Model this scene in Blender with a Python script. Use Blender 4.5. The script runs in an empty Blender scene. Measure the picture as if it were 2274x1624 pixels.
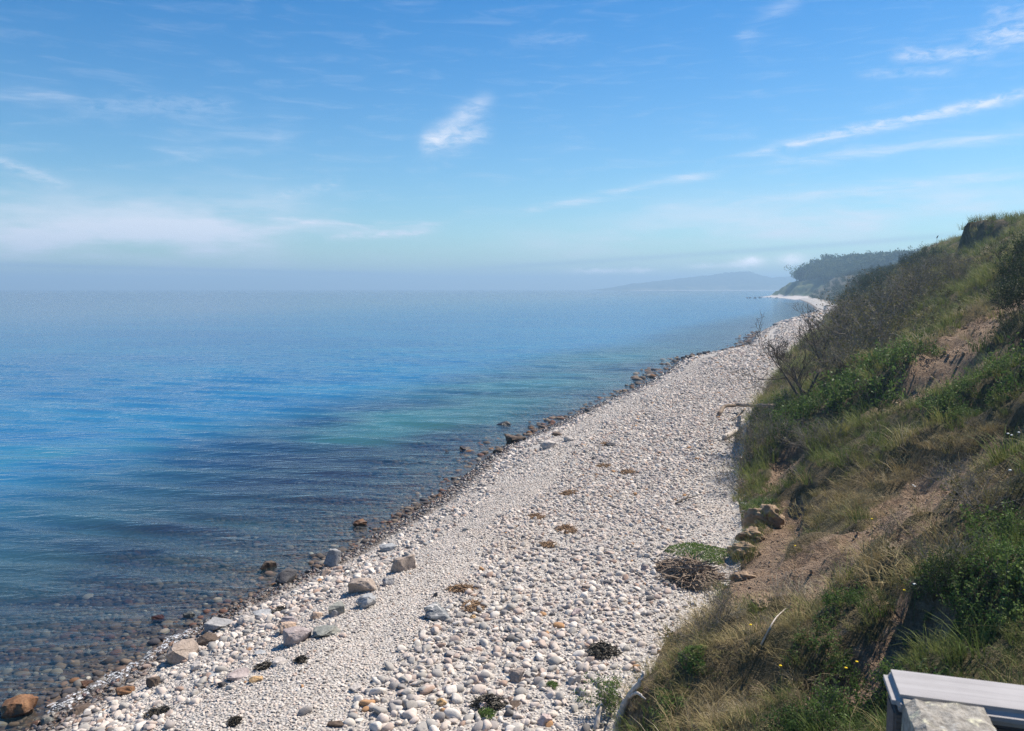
import bpy, bmesh, math, random
import numpy as np
from mathutils import Vector, Matrix, Quaternion, Euler

R = math.radians
random.seed(7)
rng = np.random.default_rng(7)
scene = bpy.context.scene
COL = scene.collection

# ------------------------------------------------------------------ camera
CAM_H, PITCH = 8.0, R(5.49)
FPX, CX, CY = 1785.0, 1137.0, 812.0          # photograph seen at 2274 x 1624
cam_d = bpy.data.cameras.new('camera')
cam = bpy.data.objects.new('camera', cam_d); COL.objects.link(cam)
cam.location = (0, 0, CAM_H)
cam.rotation_euler = (R(90) - PITCH, 0, 0)
cam_d.sensor_width = 5.6
cam_d.lens = 5.6 * FPX / 2274.0
cam_d.clip_start, cam_d.clip_end = 0.05, 30000
cam_d.dof.use_dof = True
cam_d.dof.focus_distance = 28.0
cam_d.dof.aperture_fstop = 1.9
scene.camera = cam

# ------------------------------------------------------------------ sun, exposure
SUN_AZ, SUN_EL = R(57), R(53)                # azimuth clockwise from +Y
sun_dir = Vector((math.cos(SUN_EL) * math.sin(SUN_AZ), math.cos(SUN_EL) * math.cos(SUN_AZ), math.sin(SUN_EL)))
sun_d = bpy.data.lights.new('sun', 'SUN')
sun_d.energy, sun_d.angle, sun_d.color = 5.0, R(0.53), (1.0, 0.905, 0.79)
sun = bpy.data.objects.new('sun', sun_d); COL.objects.link(sun)
sun.rotation_euler = sun_dir.to_track_quat('Z', 'Y').to_euler()
sun.location = (60, 20, 80)
vs = scene.view_settings
vs.view_transform, vs.look, vs.exposure, vs.gamma, vs.use_curve_mapping = 'Standard', 'None', 0.6, 1.0, False
scene.cycles.max_bounces = 6
scene.cycles.transparent_max_bounces = 16
scene.cycles.use_denoising = True
scene.cycles.denoising_prefilter = 'NONE'
scene.cycles.caustics_reflective = False
scene.cycles.caustics_refractive = False


# ------------------------------------------------------------------ node helpers
class NT:
    """thin helper round a node tree; sockets are combined with plain arithmetic"""
    def __init__(s, tree): s.t = tree
    def n(s, kind, **kw):
        nd = s.t.nodes.new(kind)
        for k, v in kw.items(): setattr(nd, k, v)
        return nd
    def put(s, sock, v):
        if isinstance(v, V): s.t.links.new(v.s, sock)
        elif hasattr(v, 'is_output'): s.t.links.new(v, sock)
        else: sock.default_value = v
    def math(s, op, *a, clamp=False):
        nd = s.n('ShaderNodeMath', operation=op, use_clamp=clamp)
        for i, v in enumerate(a): s.put(nd.inputs[i], v)
        return V(s, nd.outputs[0])
    def noise(s, vec, scale, detail=3, rough=0.5, dist=0.0):
        nd = s.n('ShaderNodeTexNoise')
        if vec is not None: s.put(nd.inputs['Vector'], vec)
        nd.inputs['Scale'].default_value = scale; nd.inputs['Detail'].default_value = detail
        nd.inputs['Roughness'].default_value = rough; nd.inputs['Distortion'].default_value = dist
        return V(s, nd.outputs['Fac'])
    def ramp(s, fac, stops, interp='LINEAR'):
        nd = s.n('ShaderNodeValToRGB'); cr = nd.color_ramp; cr.interpolation = interp
        while len(cr.elements) < len(stops): cr.elements.new(0.5)
        for e, (p, c) in zip(cr.elements, stops):
            e.position = p; e.color = (*c, 1) if len(c) == 3 else c
        s.put(nd.inputs[0], fac)
        return nd.outputs[0]
    def mix(s, fac, a, b, mode='MIX'):
        nd = s.n('ShaderNodeMix', data_type='RGBA', blend_type=mode)
        s.put(nd.inputs[0], fac)
        for i, v in ((6, a), (7, b)):
            if isinstance(v, tuple): v = (*v, 1) if len(v) == 3 else v
            s.put(nd.inputs[i], v)
        return nd.outputs[2]
    def sstep(s, x, a, b):
        nd = s.n('ShaderNodeMapRange', interpolation_type='SMOOTHSTEP')
        s.put(nd.inputs[0], x); nd.inputs[1].default_value = a; nd.inputs[2].default_value = b
        return V(s, nd.outputs[0])
    def bump(s, h, strength=0.5, dist=0.02):
        nd = s.n('ShaderNodeBump'); nd.inputs['Strength'].default_value = strength; nd.inputs['Distance'].default_value = dist
        s.put(nd.inputs['Height'], h); return nd.outputs[0]
    def attr(s, name, kind='GEOMETRY'):
        nd = s.n('ShaderNodeAttribute', attribute_name=name, attribute_type=kind); return nd
    def scaled(s, vec, sc, rot=(0, 0, 0), loc=(0, 0, 0)):
        nd = s.n('ShaderNodeMapping'); s.put(nd.inputs[0], vec)
        nd.inputs['Location'].default_value = loc; nd.inputs['Rotation'].default_value = rot; nd.inputs['Scale'].default_value = sc
        return nd.outputs[0]


class V:
    def __init__(s, nt, sock): s.nt, s.s = nt, sock
    def __add__(s, o): return s.nt.math('ADD', s, o)
    __radd__ = __add__
    def __sub__(s, o): return s.nt.math('SUBTRACT', s, o)
    def __rsub__(s, o): return s.nt.math('SUBTRACT', o, s)
    def __mul__(s, o): return s.nt.math('MULTIPLY', s, o)
    __rmul__ = __mul__
    def __truediv__(s, o): return s.nt.math('DIVIDE', s, o)
    def clamp(s): return s.nt.math('ADD', s, 0.0, clamp=True)
    def pow(s, o): return s.nt.math('POWER', s, o)
    def max(s, o): return s.nt.math('MAXIMUM', s, o)
    def min(s, o): return s.nt.math('MINIMUM', s, o)


def ray(u, v):
    """direction of the sight line through pixel (u, v) of the photograph"""
    dx, dy = (u - CX) / FPX, (CY - v) / FPX
    cp, sp = math.cos(PITCH), math.sin(PITCH)
    return np.array((dx, cp + dy * sp, -sp + dy * cp))

def azel(u, v):
    d = ray(u, v); d = d / np.linalg.norm(d)
    return math.degrees(math.atan2(d[0], d[1])), math.degrees(math.asin(d[2]))

# ------------------------------------------------------------------ sky
def build_world():
    w = bpy.data.worlds.new('World'); scene.world = w; w.use_nodes = True
    t = w.node_tree; t.nodes.clear(); T = NT(t)
    out = T.n('ShaderNodeOutputWorld'); bg = T.n('ShaderNodeBackground')
    bg.inputs['Strength'].default_value = 0.091
    t.links.new(bg.outputs[0], out.inputs[0])
    sky = T.n('ShaderNodeTexSky', sky_type='NISHITA', sun_disc=False)
    sky.sun_elevation, sky.sun_rotation = SUN_EL, SUN_AZ
    sky.altitude, sky.air_density, sky.dust_density, sky.ozone_density = 0, 1.0, 0.35, 2.2
    gen = T.n('ShaderNodeTexCoord').outputs['Generated']
    sep = T.n('ShaderNodeSeparateXYZ'); t.links.new(gen, sep.inputs[0])
    x, y, z = (V(T, o) for o in sep.outputs)
    az = T.math('ARCTAN2', x, y) * (180 / math.pi)
    el = T.math('ARCSINE', z) * (180 / math.pi)
    pos = T.n('ShaderNodeCombineXYZ'); T.put(pos.inputs[0], az); T.put(pos.inputs[1], el)
    pos = pos.outputs[0]
    wob = T.noise(T.scaled(pos, (0.10, 0.45, 1)), 1.0, 4, 0.6)
    wisp = T.noise(T.scaled(pos, (0.22, 1.5, 1), rot=(0, 0, R(-6))), 1.0, 5, 0.62, 0.6)
    fine = T.noise(T.scaled(pos, (0.9, 2.6, 1), rot=(0, 0, R(-20))), 1.0, 5, 0.65, 0.5)

    wisp2 = T.noise(T.scaled(pos, (0.55, 1.4, 1), rot=(0, 0, R(-42))), 1.0, 4, 0.55, 0.3) + 0.12
    def streak(p0, p1, wid, amt, tex, tlo=0.30, thi=0.70, soft=0.25, wob_amt=0.8):
        (a0, e0), (a1, e1) = azel(*p0), azel(*p1)
        wid = wid / FPX * 57.3
        L = math.hypot(a1 - a0, e1 - e0); cx, cy = (a1 - a0) / L, (e1 - e0) / L
        da, de = az - a0, el - e0
        along = (da * cx + de * cy) / L
        across = (de * cx - da * cy + (wob - 0.5) * (wob_amt * wid * 2)) / wid
        g = T.math('EXPONENT', across * across * -1.0)
        ends = T.sstep(along, 0.0, soft) * (1.0 - T.sstep(along, 1 - soft, 1.0))
        return g * ends * T.sstep(tex, tlo, thi) * amt

    S = [
        ((1080, 488), (1690, 357), 9, 0.55, wisp), ((1560, 358), (2450, 172), 7, 0.65, wisp), ((1600, 350), (2400, 182), 12, 0.28, fine),
        ((1750, 312), (2450, 165), 7, 0.5, fine),
        ((1400, 465), (2420, 370), 9, 0.42, wisp), ((1600, 380), (2450, 268), 12, 0.42, wisp),
        ((1960, 122), (2230, 116), 12, 0.55, fine), ((1880, 164), (2160, 158), 9, 0.35, fine),
        ((2130, 84), (2420, 66), 18, 0.65, fine), ((2170, 30), (2400, 24), 14, 0.4, fine),
        ((925, 332), (1110, 205), 17, 0.38, wisp2), ((910, 334), (1110, 290), 22, 0.36, fine), ((930, 330), (1100, 225), 26, 0.26, fine), ((930, 322), (1090, 300), 14, 0.25, wisp),
        ((-160, 300), (180, 425), 12, 0.45, fine), ((-160, 520), (720, 512), 70, 0.9, wob),
        ((-500, 470), (820, 470), 50, 0.42, wob), ((300, 480), (980, 520), 14, 0.42, wisp), ((-200, 545), (700, 560), 36, 0.34, wob),
        ((690, 532), (1000, 512), 8, 0.8, fine), ((560, 488), (1010, 502), 7, 0.7, wisp), ((590, 442), (780, 400), 12, 0.32, fine),
        ((1625, 110), (1790, -10), 17, 0.26, wisp), ((1000, 560), (2500, 398), 40, 0.60, wob), ((1250, 480), (2450, 470), 60, 0.30, wob),
        ((100, 235), (560, 235), 18, 0.22, fine), ((-100, 200), (200, 225), 22, 0.2, wisp),
        ((300, 330), (700, 300), 40, 0.16, wisp), ((1100, 92), (1330, 80), 14, 0.12, fine),
    ]
    cl = None
    for p0, p1, wid, amt, tex in S:
        k = streak(p0, p1, wid, amt, tex)
        cl = k if cl is None else cl + k
    # thin cirrus that goes on round the whole sky, thicker low down
    band = T.sstep(el, 30.0, 3.0) if False else (1.0 - T.sstep(el, 2.0, 34.0))
    cl = cl + T.sstep(wisp, 0.48, 0.85) * (0.06 + band * 0.16)
    cl = cl.clamp() * 0.95
    # low, far cumulus
    cu = None
    for px, wx, wy, amt in (((1668, 580), 26, 8, 1.0), ((1758, 578), 26, 10, 0.8), ((1330, 603), 55, 6, 0.7),
                            ((1425, 601), 26, 5, 0.6), ((1640, 590), 40, 6, 0.5), ((1560, 592), 30, 5, 0.4)):
        a0, e0 = azel(*px); q = 57.3 / FPX
        lump = T.noise(T.scaled(pos, (1.6, 2.4, 1)), 1.0, 4, 0.6)
        dx, dy = (az - a0) / (wx * q), (el - e0 + (lump - 0.5) * 0.5) / (wy * q)
        k = T.math('EXPONENT', (dx * dx + dy * dy) * -1.0) * amt
        cu = k if cu is None else cu + k
    # grey layers of air seen edge-on
    dk = None
    for p0, p1, wid, amt in (((930, 604), (2330, 505), 6, 0.28), ((-300, 578), (1000, 612), 5, 0.42), ((-400, 622), (1100, 640), 22, 0.25)):
        (a0, e0), (a1, e1) = azel(*p0), azel(*p1)
        L = math.hypot(a1 - a0, e1 - e0); cx, cy = (a1 - a0) / L, (e1 - e0) / L
        da, de = az - a0, el - e0
        ac = (de * cx - da * cy) / (wid / FPX * 57.3)
        al = (da * cx + de * cy) / L
        k = T.math('EXPONENT', ac * ac * -1.0) * (T.sstep(al, 0.0, 0.2) * (1.0 - T.sstep(al, 0.8, 1.0))) * amt
        dk = k if dk is None else dk + k
    hsv = T.n('ShaderNodeHueSaturation'); T.put(hsv.inputs['Saturation'], 1.34 + T.sstep(el, 4.0, 24.0) * 0.16); T.put(hsv.inputs['Value'], 0.90 - T.sstep(el, 8.0, 26.0) * 0.03)
    t.links.new(sky.outputs[0], hsv.inputs['Color'])
    c = T.mix(1.0, hsv.outputs[0], (0.77, 0.99, 1.06), 'MULTIPLY')
    c = T.mix(cl, c, (6.5, 6.9, 7.8))
    c = T.mix(cu.clamp(), c, (12.5, 11.8, 11.8))
    c = T.mix(dk.clamp(), c, (1.8, 2.9, 4.8))
    t.links.new(c, bg.inputs['Color'])
build_world()

# ------------------------------------------------------------------ general mesh helpers
def hsh(ix, iy, seed):
    a = np.sin(ix * 127.1 + iy * 311.7 + seed * 74.7) * 43758.5453
    return a - np.floor(a)
def vnoise(x, y, seed=0):
    x = np.asarray(x, float); y = np.asarray(y, float)
    xi, yi = np.floor(x), np.floor(y); fx, fy = x - xi, y - yi
    fx = fx * fx * fx * (fx * (fx * 6 - 15) + 10); fy = fy * fy * fy * (fy * (fy * 6 - 15) + 10)
    a, b = hsh(xi, yi, seed), hsh(xi + 1, yi, seed); c, d = hsh(xi, yi + 1, seed), hsh(xi + 1, yi + 1, seed)
    return (a + (b - a) * fx) * (1 - fy) + (c + (d - c) * fx) * fy - 0.5
def fbm(x, y, seed=0, oct=4, gain=0.5):
    r, a = 0.0, 1.0
    for i in range(oct):
        r = r + a * vnoise(x, y, seed + i * 13); x = x * 2.03 + 5.2; y = y * 2.03 + 1.3; a *= gain
    return r
def sst(a, b, x):
    k = np.clip((x - a) / (b - a), 0, 1); return k * k * (3 - 2 * k)

def mesh(name, verts, faces, mat=None, smooth=False):
    me = bpy.data.meshes.new(name)
    me.from_pydata([tuple(v) for v in np.asarray(verts, float).tolist()], [], faces if isinstance(faces, list) else np.asarray(faces).tolist())
    if mat is not None:
        for m in (mat if isinstance(mat, (list, tuple)) else [mat]): me.materials.append(m)
    if smooth: me.shade_smooth()
    return me
def link(name, me, parent=None, loc=None):
    o = bpy.data.objects.new(name, me); COL.objects.link(o)
    if parent is not None: o.parent = parent
    if loc is not None: o.location = loc
    return o
def tag(o, label=None, cat=None, group=None, kind=None):
    for k, v in (('label', label), ('category', cat), ('group', group), ('kind', kind)):
        if v: o[k] = v
    return o
def fattr(me, name, vals):
    a = me.attributes.new(name, 'FLOAT', 'POINT'); a.data.foreach_set('value', np.asarray(vals, np.float32).ravel())
def grid_faces(nr, nc):
    i = np.arange(nr - 1)[:, None] * nc + np.arange(nc - 1)[None, :]
    return np.stack([i, i + 1, i + nc + 1, i + nc], -1).reshape(-1, 4)

def tubes(lines, sides=5):
    """lines: list of (points (k,3), radii (k,)) -> verts, faces of tapered tubes"""
    vs_, fs, off = [], [], 0
    for pts, rad in lines:
        pts = np.asarray(pts, float); k = len(pts)
        tan = np.gradient(pts, axis=0); tan /= np.linalg.norm(tan, axis=1)[:, None] + 1e-9
        ref = np.array((0.31, 0.17, 0.93)) if abs(tan[0][2]) < 0.85 else np.array((0.95, 0.2, 0.1))
        e1 = np.cross(tan, ref); e1 /= np.linalg.norm(e1, axis=1)[:, None] + 1e-9
        e2 = np.cross(tan, e1)
        an = np.arange(sides) / sides * 2 * math.pi
        ring = pts[:, None, :] + np.asarray(rad)[:, None, None] * (np.cos(an)[None, :, None] * e1[:, None, :] + np.sin(an)[None, :, None] * e2[:, None, :])
        vs_.append(ring.reshape(-1, 3))
        for i in range(k - 1):
            for j in range(sides):
                a, b = off + i * sides + j, off + i * sides + (j + 1) % sides
                fs.append((a, b, b + sides, a + sides))
        fs.append(tuple(off + j for j in range(sides))[::-1]); fs.append(tuple(off + (k - 1) * sides + j for j in range(sides)))
        off += k * sides
    return np.concatenate(vs_), fs

def leaf_quads(pos, size, rg, aspect=0.5, up=0.3):
    """leaf-shaped quads (a folded diamond) at positions"""
    n = len(pos); pos = np.asarray(pos)
    d = rg.normal(size=(n, 3)); d[:, 2] += up; d /= np.linalg.norm(d, axis=1)[:, None]
    r = rg.normal(size=(n, 3)); s = np.cross(d, r); s /= np.linalg.norm(s, axis=1)[:, None]
    L = (np.asarray(size) * rg.uniform(0.7, 1.3, n))[:, None]; W = L * aspect
    v = np.stack([pos, pos + d * L * 0.5 + s * W * 0.5, pos + d * L, pos + d * L * 0.5 - s * W * 0.5], 1).reshape(-1, 3)
    return v, np.arange(4 * n).reshape(-1, 4)

def instancer(name, pts, rot, scl, idx, variants, tone, kind='stuff'):
    """one object that sets copies of the variant meshes on its points"""
    pts = np.asarray(pts, float)
    me = bpy.data.meshes.new(name); me.from_pydata(pts.tolist(), [], [])
    for nm, arr, typ, fld in (('rot', rot, 'FLOAT_VECTOR', 'vector'), ('scl', scl, 'FLOAT_VECTOR', 'vector'), ('idx', idx, 'INT', 'value'), ('tone', tone, 'FLOAT', 'value')):
        a = me.attributes.new(nm, typ, 'POINT')
        a.data.foreach_set(fld, np.asarray(arr, np.int32 if typ == 'INT' else np.float32).ravel())
    o = link(name, me); o['kind'] = kind
    col = bpy.data.collections.new(name + '_kinds')
    for i, vm in enumerate(variants):
        vo = bpy.data.objects.new('%s_kind_%02d' % (name, i), vm); col.objects.link(vo)
    g = bpy.data.node_groups.new(name + '_scatter', 'GeometryNodeTree')
    g.interface.new_socket('Geometry', in_out='INPUT', socket_type='NodeSocketGeometry')
    g.interface.new_socket('Geometry', in_out='OUTPUT', socket_type='NodeSocketGeometry')
    N, Lk = g.nodes, g.links
    gi, go = N.new('NodeGroupInput'), N.new('NodeGroupOutput')
    iop, ci = N.new('GeometryNodeInstanceOnPoints'), N.new('GeometryNodeCollectionInfo')
    ci.inputs['Collection'].default_value = col; ci.inputs['Separate Children'].default_value = True; ci.inputs['Reset Children'].default_value = True
    def na(nm, dt):
        a = N.new('GeometryNodeInputNamedAttribute'); a.data_type = dt; a.inputs['Name'].default_value = nm
        return next(s for s in a.outputs if s.enabled and s.name == 'Attribute')
    Lk.new(gi.outputs[0], iop.inputs['Points']); Lk.new(ci.outputs[0], iop.inputs['Instance'])
    iop.inputs['Pick Instance'].default_value = True
    Lk.new(na('idx', 'INT'), iop.inputs['Instance Index'])
    Lk.new(na('rot', 'FLOAT_VECTOR'), iop.inputs['Rotation']); Lk.new(na('scl', 'FLOAT_VECTOR'), iop.inputs['Scale'])
    Lk.new(iop.outputs[0], go.inputs[0])
    o.modifiers.new('scatter', 'NODES').node_group = g
    return o

# ------------------------------------------------------------------ materials
def material(name):
    m = bpy.data.materials.new(name); m.use_nodes = True
    T = NT(m.node_tree); b = m.node_tree.nodes['Principled BSDF']
    b.inputs['Roughness'].default_value = 0.9
    b.inputs['Specular IOR Level'].default_value = 0.25
    return m, T, b
def objco(T): return T.n('ShaderNodeTexCoord').outputs['Object']
def worldpos(T): return T.n('ShaderNodeNewGeometry').outputs['Position']
def tone_of(T): return T.attr('tone', 'INSTANCER').outputs['Fac']

STONE = [(0.0, (0.36, 0.355, 0.345)), (0.16, (0.57, 0.55, 0.52)), (0.32, (0.53, 0.485, 0.455)), (0.48, (0.60, 0.545, 0.51)), (0.60, (0.66, 0.64, 0.61)),
         (0.70, (0.33, 0.315, 0.315)), (0.78, (0.47, 0.40, 0.365)), (0.87, (0.28, 0.275, 0.28)), (0.94, (0.38, 0.29, 0.245)), (0.967, (0.15, 0.15, 0.155)), (0.992, (0.44, 0.27, 0.15))]
WETSTONE = [(0.0, (0.085, 0.075, 0.07)), (0.2, (0.125, 0.095, 0.08)), (0.4, (0.06, 0.06, 0.07)), (0.55, (0.16, 0.13, 0.105)), (0.7, (0.115, 0.065, 0.052)), (0.80, (0.19, 0.18, 0.165)), (0.90, (0.15, 0.085, 0.05)), (0.95, (0.045, 0.042, 0.045)), (0.985, (0.36, 0.35, 0.32))]
def stone_material(name, stops=STONE, wet=True, gain=1.0):
    m, T, b = material(name)
    oc = objco(T)
    base = T.ramp(tone_of(T), stops, 'CONSTANT')
    n1 = T.noise(oc, 1.4, 4, 0.6); n2 = T.noise(oc, 14, 3, 0.7)
    k = (n1 * 0.55 + n2 * 0.45) * 0.9 + 0.52
    kk = T.n('ShaderNodeCombineColor'); [T.put(kk.inputs[i], k * (gain * (1.05, 1.0, 0.935)[i])) for i in range(3)]
    c = T.mix(1.0, base, kk.outputs[0], 'MULTIPLY')
    if wet:
        sp = T.n('ShaderNodeSeparateXYZ'); T.put(sp.inputs[0], worldpos(T))
        z = V(T, sp.outputs[2])
        w = 1.0 - T.sstep(z + (T.noise(worldpos(T), 0.9, 3) - 0.5) * 0.16, 0.15, 0.33)
        wetcol = T.mix(1.0, T.ramp(tone_of(T), WETSTONE, 'CONSTANT'), kk.outputs[0], 'MULTIPLY')
        c = T.mix(w, c, wetcol)
        T.put(b.inputs['Roughness'], 0.85 - w * 0.6)
        T.put(b.inputs['Specular IOR Level'], 0.2 + w * 0.4)
    T.put(b.inputs['Base Color'], c)
    T.put(b.inputs['Normal'], T.bump(n2 * 0.5 + T.noise(oc, 45, 2), 0.35, 0.03))
    return m
M_STONE = stone_material('cobble_stone')
M_BED = stone_material('seabed_stone', WETSTONE, wet=False, gain=1.15)

def boulder_material(name, c1, c2, wet=0.0, vein=False):
    m, T, b = material(name)
    oc = objco(T)
    n1 = T.noise(oc, 2.2, 5, 0.62, 0.4); n2 = T.noise(oc, 22, 4, 0.7)
    c = T.mix(T.sstep(n1, 0.32, 0.68), c1, c2)
    sp = T.ramp(n2, [(0.30, (0.55, 0.55, 0.56)), (0.55, (1, 1, 1)), (0.8, (1.16, 1.14, 1.1))])
    c = T.mix(1.0, c, sp, 'MULTIPLY')
    if vein:
        wv = T.noise(T.scaled(oc, (1.0, 6.0, 6.0), rot=(0.3, 0.4, 0.5)), 1.0, 2)
        c = T.mix(T.sstep(T.math('ABSOLUTE', wv - 0.5), 0.02, 0.0), c, (0.6, 0.58, 0.55))
    s = T.n('ShaderNodeSeparateXYZ'); T.put(s.inputs[0], worldpos(T))
    w = 1.0 - T.sstep(V(T, s.outputs[2]) + (n1 - 0.5) * 0.2, 0.08 + wet, 0.22 + wet)
    c = T.mix(w * 0.75, c, T.mix(1.0, c, (0.22, 0.19, 0.17), 'MULTIPLY'))
    T.put(b.inputs['Base Color'], c); T.put(b.inputs['Roughness'], 0.9 - w * 0.6)
    T.put(b.inputs['Normal'], T.bump(n1 + n2 * 0.5, 0.6, 0.05))
    return m

def plant_material(name, stops, trans=0.3, rough=0.6):
    m, T, b = material(name)
    c = T.ramp(tone_of(T), stops)
    n = T.noise(objco(T), 9, 2)
    kk = T.ramp(n, [(0.3, (0.7, 0.7, 0.7)), (0.7, (1.25, 1.25, 1.25))])
    c = T.mix(1.0, c, kk, 'MULTIPLY')
    T.put(b.inputs['Base Color'], c); b.inputs['Roughness'].default_value = rough; b.inputs['Specular IOR Level'].default_value = 0.10
    tr = T.n('ShaderNodeBsdfTranslucent'); T.put(tr.inputs[0], c)
    mx = T.n('ShaderNodeMixShader'); mx.inputs[0].default_value = trans
    m.node_tree.links.new(b.outputs[0], mx.inputs[1]); m.node_tree.links.new(tr.outputs[0], mx.inputs[2])
    m.node_tree.links.new(mx.outputs[0], m.node_tree.nodes['Material Output'].inputs[0])
    return m
M_GRASS = plant_material('green_grass', [(0.0, (0.085, 0.125, 0.034)), (0.4, (0.145, 0.185, 0.050)), (0.7, (0.205, 0.225, 0.070)), (1.0, (0.28, 0.255, 0.10))])
M_DRY = plant_material('dry_grass', [(0.0, (0.22, 0.20, 0.08)), (0.4, (0.30, 0.24, 0.115)), (0.75, (0.37, 0.295, 0.165)), (1.0, (0.52, 0.44, 0.30))], 0.2)
M_LEAF = plant_material('leafy_green', [(0.0, (0.060, 0.108, 0.028)), (0.5, (0.108, 0.178, 0.046)), (1.0, (0.165, 0.235, 0.068))], 0.35, 0.5)
M_OLIVE = plant_material('thicket_leaf', [(0.0, (0.085, 0.085, 0.036)), (0.5, (0.145, 0.140, 0.056)), (1.0, (0.215, 0.200, 0.080))], 0.25, 0.6)
M_DARKLEAF = plant_material('dark_leaf', [(0.0, (0.030, 0.048, 0.020)), (1.0, (0.055, 0.085, 0.030))], 0.2, 0.55)
def simple(name, c1, c2, scale=6, rough=0.9, bump=0.4, stretch=(1, 1, 1)):
    m, T, b = material(name)
    n = T.noise(T.scaled(objco(T), stretch), scale, 4, 0.6)
    T.put(b.inputs['Base Color'], T.mix(T.sstep(n, 0.3, 0.7), c1, c2)); b.inputs['Roughness'].default_value = rough
    T.put(b.inputs['Normal'], T.bump(n, bump, 0.02))
    return m
M_TWIG = simple('grey_brown_twig', (0.15, 0.128, 0.108), (0.31, 0.275, 0.235), 5)
M_BARK = simple('dark_bark', (0.06, 0.05, 0.042), (0.13, 0.11, 0.09), 7)
M_DRIFT = simple('bleached_driftwood', (0.34, 0.30, 0.26), (0.56, 0.51, 0.46), 5, stretch=(4, 4, 1))
M_DRIFTBROWN = simple('brown_driftwood', (0.14, 0.10, 0.075), (0.30, 0.24, 0.18), 6)
M_WEED = simple('dried_seaweed', (0.20, 0.125, 0.07), (0.34, 0.23, 0.14), 9)
M_WEEDDARK = simple('dark_seaweed', (0.018, 0.016, 0.012), (0.06, 0.05, 0.035), 9, 0.5)
M_CLOD = simple('sandy_clay', (0.20, 0.14, 0.092), (0.38, 0.28, 0.19), 6, bump=1.0)

# ------------------------------------------------------------------ the coast: shoreline curve, toe of the slope, heights
def on_plane(u, v, z):
    d = ray(u, v); k = (z - CAM_H) / d[2]; return np.array((d[0] * k, d[1] * k))
shore_px = [(110, 1590), (290, 1480), (420, 1400), (530, 1340), (640, 1290), (740, 1240), (830, 1190), (950, 1120), (1010, 1075), (1100, 1005),
            (1210, 955), (1300, 910), (1400, 868), (1475, 830), (1520, 800), (1600, 783), (1660, 768), (1695, 735), (1755, 712), (1808, 697), (1812, 688), (1792, 673)]
ctrl = [np.array((-26.0, -42.0)), np.array((-18.5, -18.0)), np.array((-13.2, 0.0))] + [on_plane(u, v, 0.0) for u, v in shore_px] + [np.array((225.0, 640.0))]
def catmull(P, step=0.5):
    P = [2 * P[0] - P[1]] + list(P) + [2 * P[-1] - P[-2]]; out = []
    for i in range(1, len(P) - 2):
        p0, p1, p2, p3 = P[i - 1], P[i], P[i + 1], P[i + 2]
        n = max(2, int(np.linalg.norm(p2 - p1) / step)); t = np.arange(n)[:, None] / n
        out.append(0.5 * (2 * p1 + (p2 - p0) * t + (2 * p0 - 5 * p1 + 4 * p2 - p3) * t ** 2 + (3 * p1 - p0 - 3 * p2 + p3) * t ** 3))
    return np.concatenate(out)
CC = catmull(ctrl)
S_ = np.concatenate([[0], np.cumsum(np.linalg.norm(np.diff(CC, axis=0), axis=1))])
# frame from a heavily smoothed copy, so that inland offsets stay in order
def smooth_curve(c, sig_m):
    n = int(S_[-1] / 0.5); s = np.linspace(0, S_[-1], n); X = np.stack([np.interp(s, S_, c[:, k]) for k in (0, 1)], 1)
    r = int(sig_m * 6); k = np.exp(-0.5 * (np.arange(-r, r + 1) / (sig_m * 2)) ** 2); k /= k.sum()
    pad = np.concatenate([X[0] + (np.arange(-r, 0)[:, None]) * (X[1] - X[0]), X, X[-1] + np.arange(1, r + 1)[:, None] * (X[-1] - X[-2])])
    return s, np.stack([np.convolve(pad[:, k2], k, 'valid') for k2 in (0, 1)], 1)
SB, BASE = smooth_curve(CC, 12.0)
SB = np.concatenate([[0], np.cumsum(np.linalg.norm(np.diff(BASE, axis=0), axis=1))])
tg = np.gradient(BASE, axis=0); tg /= np.linalg.norm(tg, axis=1)[:, None]
NRM = np.stack([tg[:, 1], -tg[:, 0]], 1)       # points inland (right of the walking direction)
def P2(s, t):
    s = np.asarray(s, float); t = np.asarray(t, float)
    b = [np.interp(s, SB, BASE[:, k]) for k in (0, 1)]; n = [np.interp(s, SB, NRM[:, k]) for k in (0, 1)]
    return np.stack([b[0] + n[0] * t, b[1] + n[1] * t], -1)
def ST(xy):
    xy = np.atleast_2d(xy); out = np.empty((len(xy), 2))
    for a in range(0, len(xy), 400):
        q = xy[a:a + 400]
        d = ((q[:, None, :] - BASE[None, ::2, :]) ** 2).sum(-1); i = d.argmin(1) * 2
        rel = q - BASE[i]
        out[a:a + 400, 0] = SB[i] + (rel * tg[i]).sum(1); out[a:a + 400, 1] = (rel * NRM[i]).sum(1)
    return out
shore_st = ST(CC[::2]); o_ = np.argsort(shore_st[:, 0])
SH_S, SH_T = shore_st[o_, 0], shore_st[o_, 1]
toe_px = [(1400, 1600), (1530, 1500), (1590, 1400), (1640, 1310), (1650, 1200), (1635, 1080), (1665, 960), (1704, 880), (1742, 800), (1822, 735), (1874, 682)]
toe_st = ST(np.array([on_plane(u, v, 1.2) for u, v in toe_px]))
TOE_S = np.concatenate([[-20], toe_st[:, 0], [toe_st[-1, 0] + 60, 2000]]); TOE_T = np.concatenate([[toe_st[0, 1] - 0.5], toe_st[:, 1], [toe_st[-1, 1], toe_st[-1, 1]]])
def toe(s): return np.maximum(np.interp(s, TOE_S, TOE_T), shore(s) + 5.0)
def shore(s): return np.interp(s, SH_S, SH_T)
s_of_y = lambda y: float(np.interp(y, BASE[:, 1], SB))
CREST_S = [s_of_y(v) for v in (-40, 30, 60, 66, 76, 120, 160, 220, 300, 520)]
CREST_H = [14.0, 13.7, 13.6, 13.4, 13.2, 14.6, 15.3, 15.2, 14.8, 16.0]
SCARS = []                                       # (polyline in (s, t), radius, depth)
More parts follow.
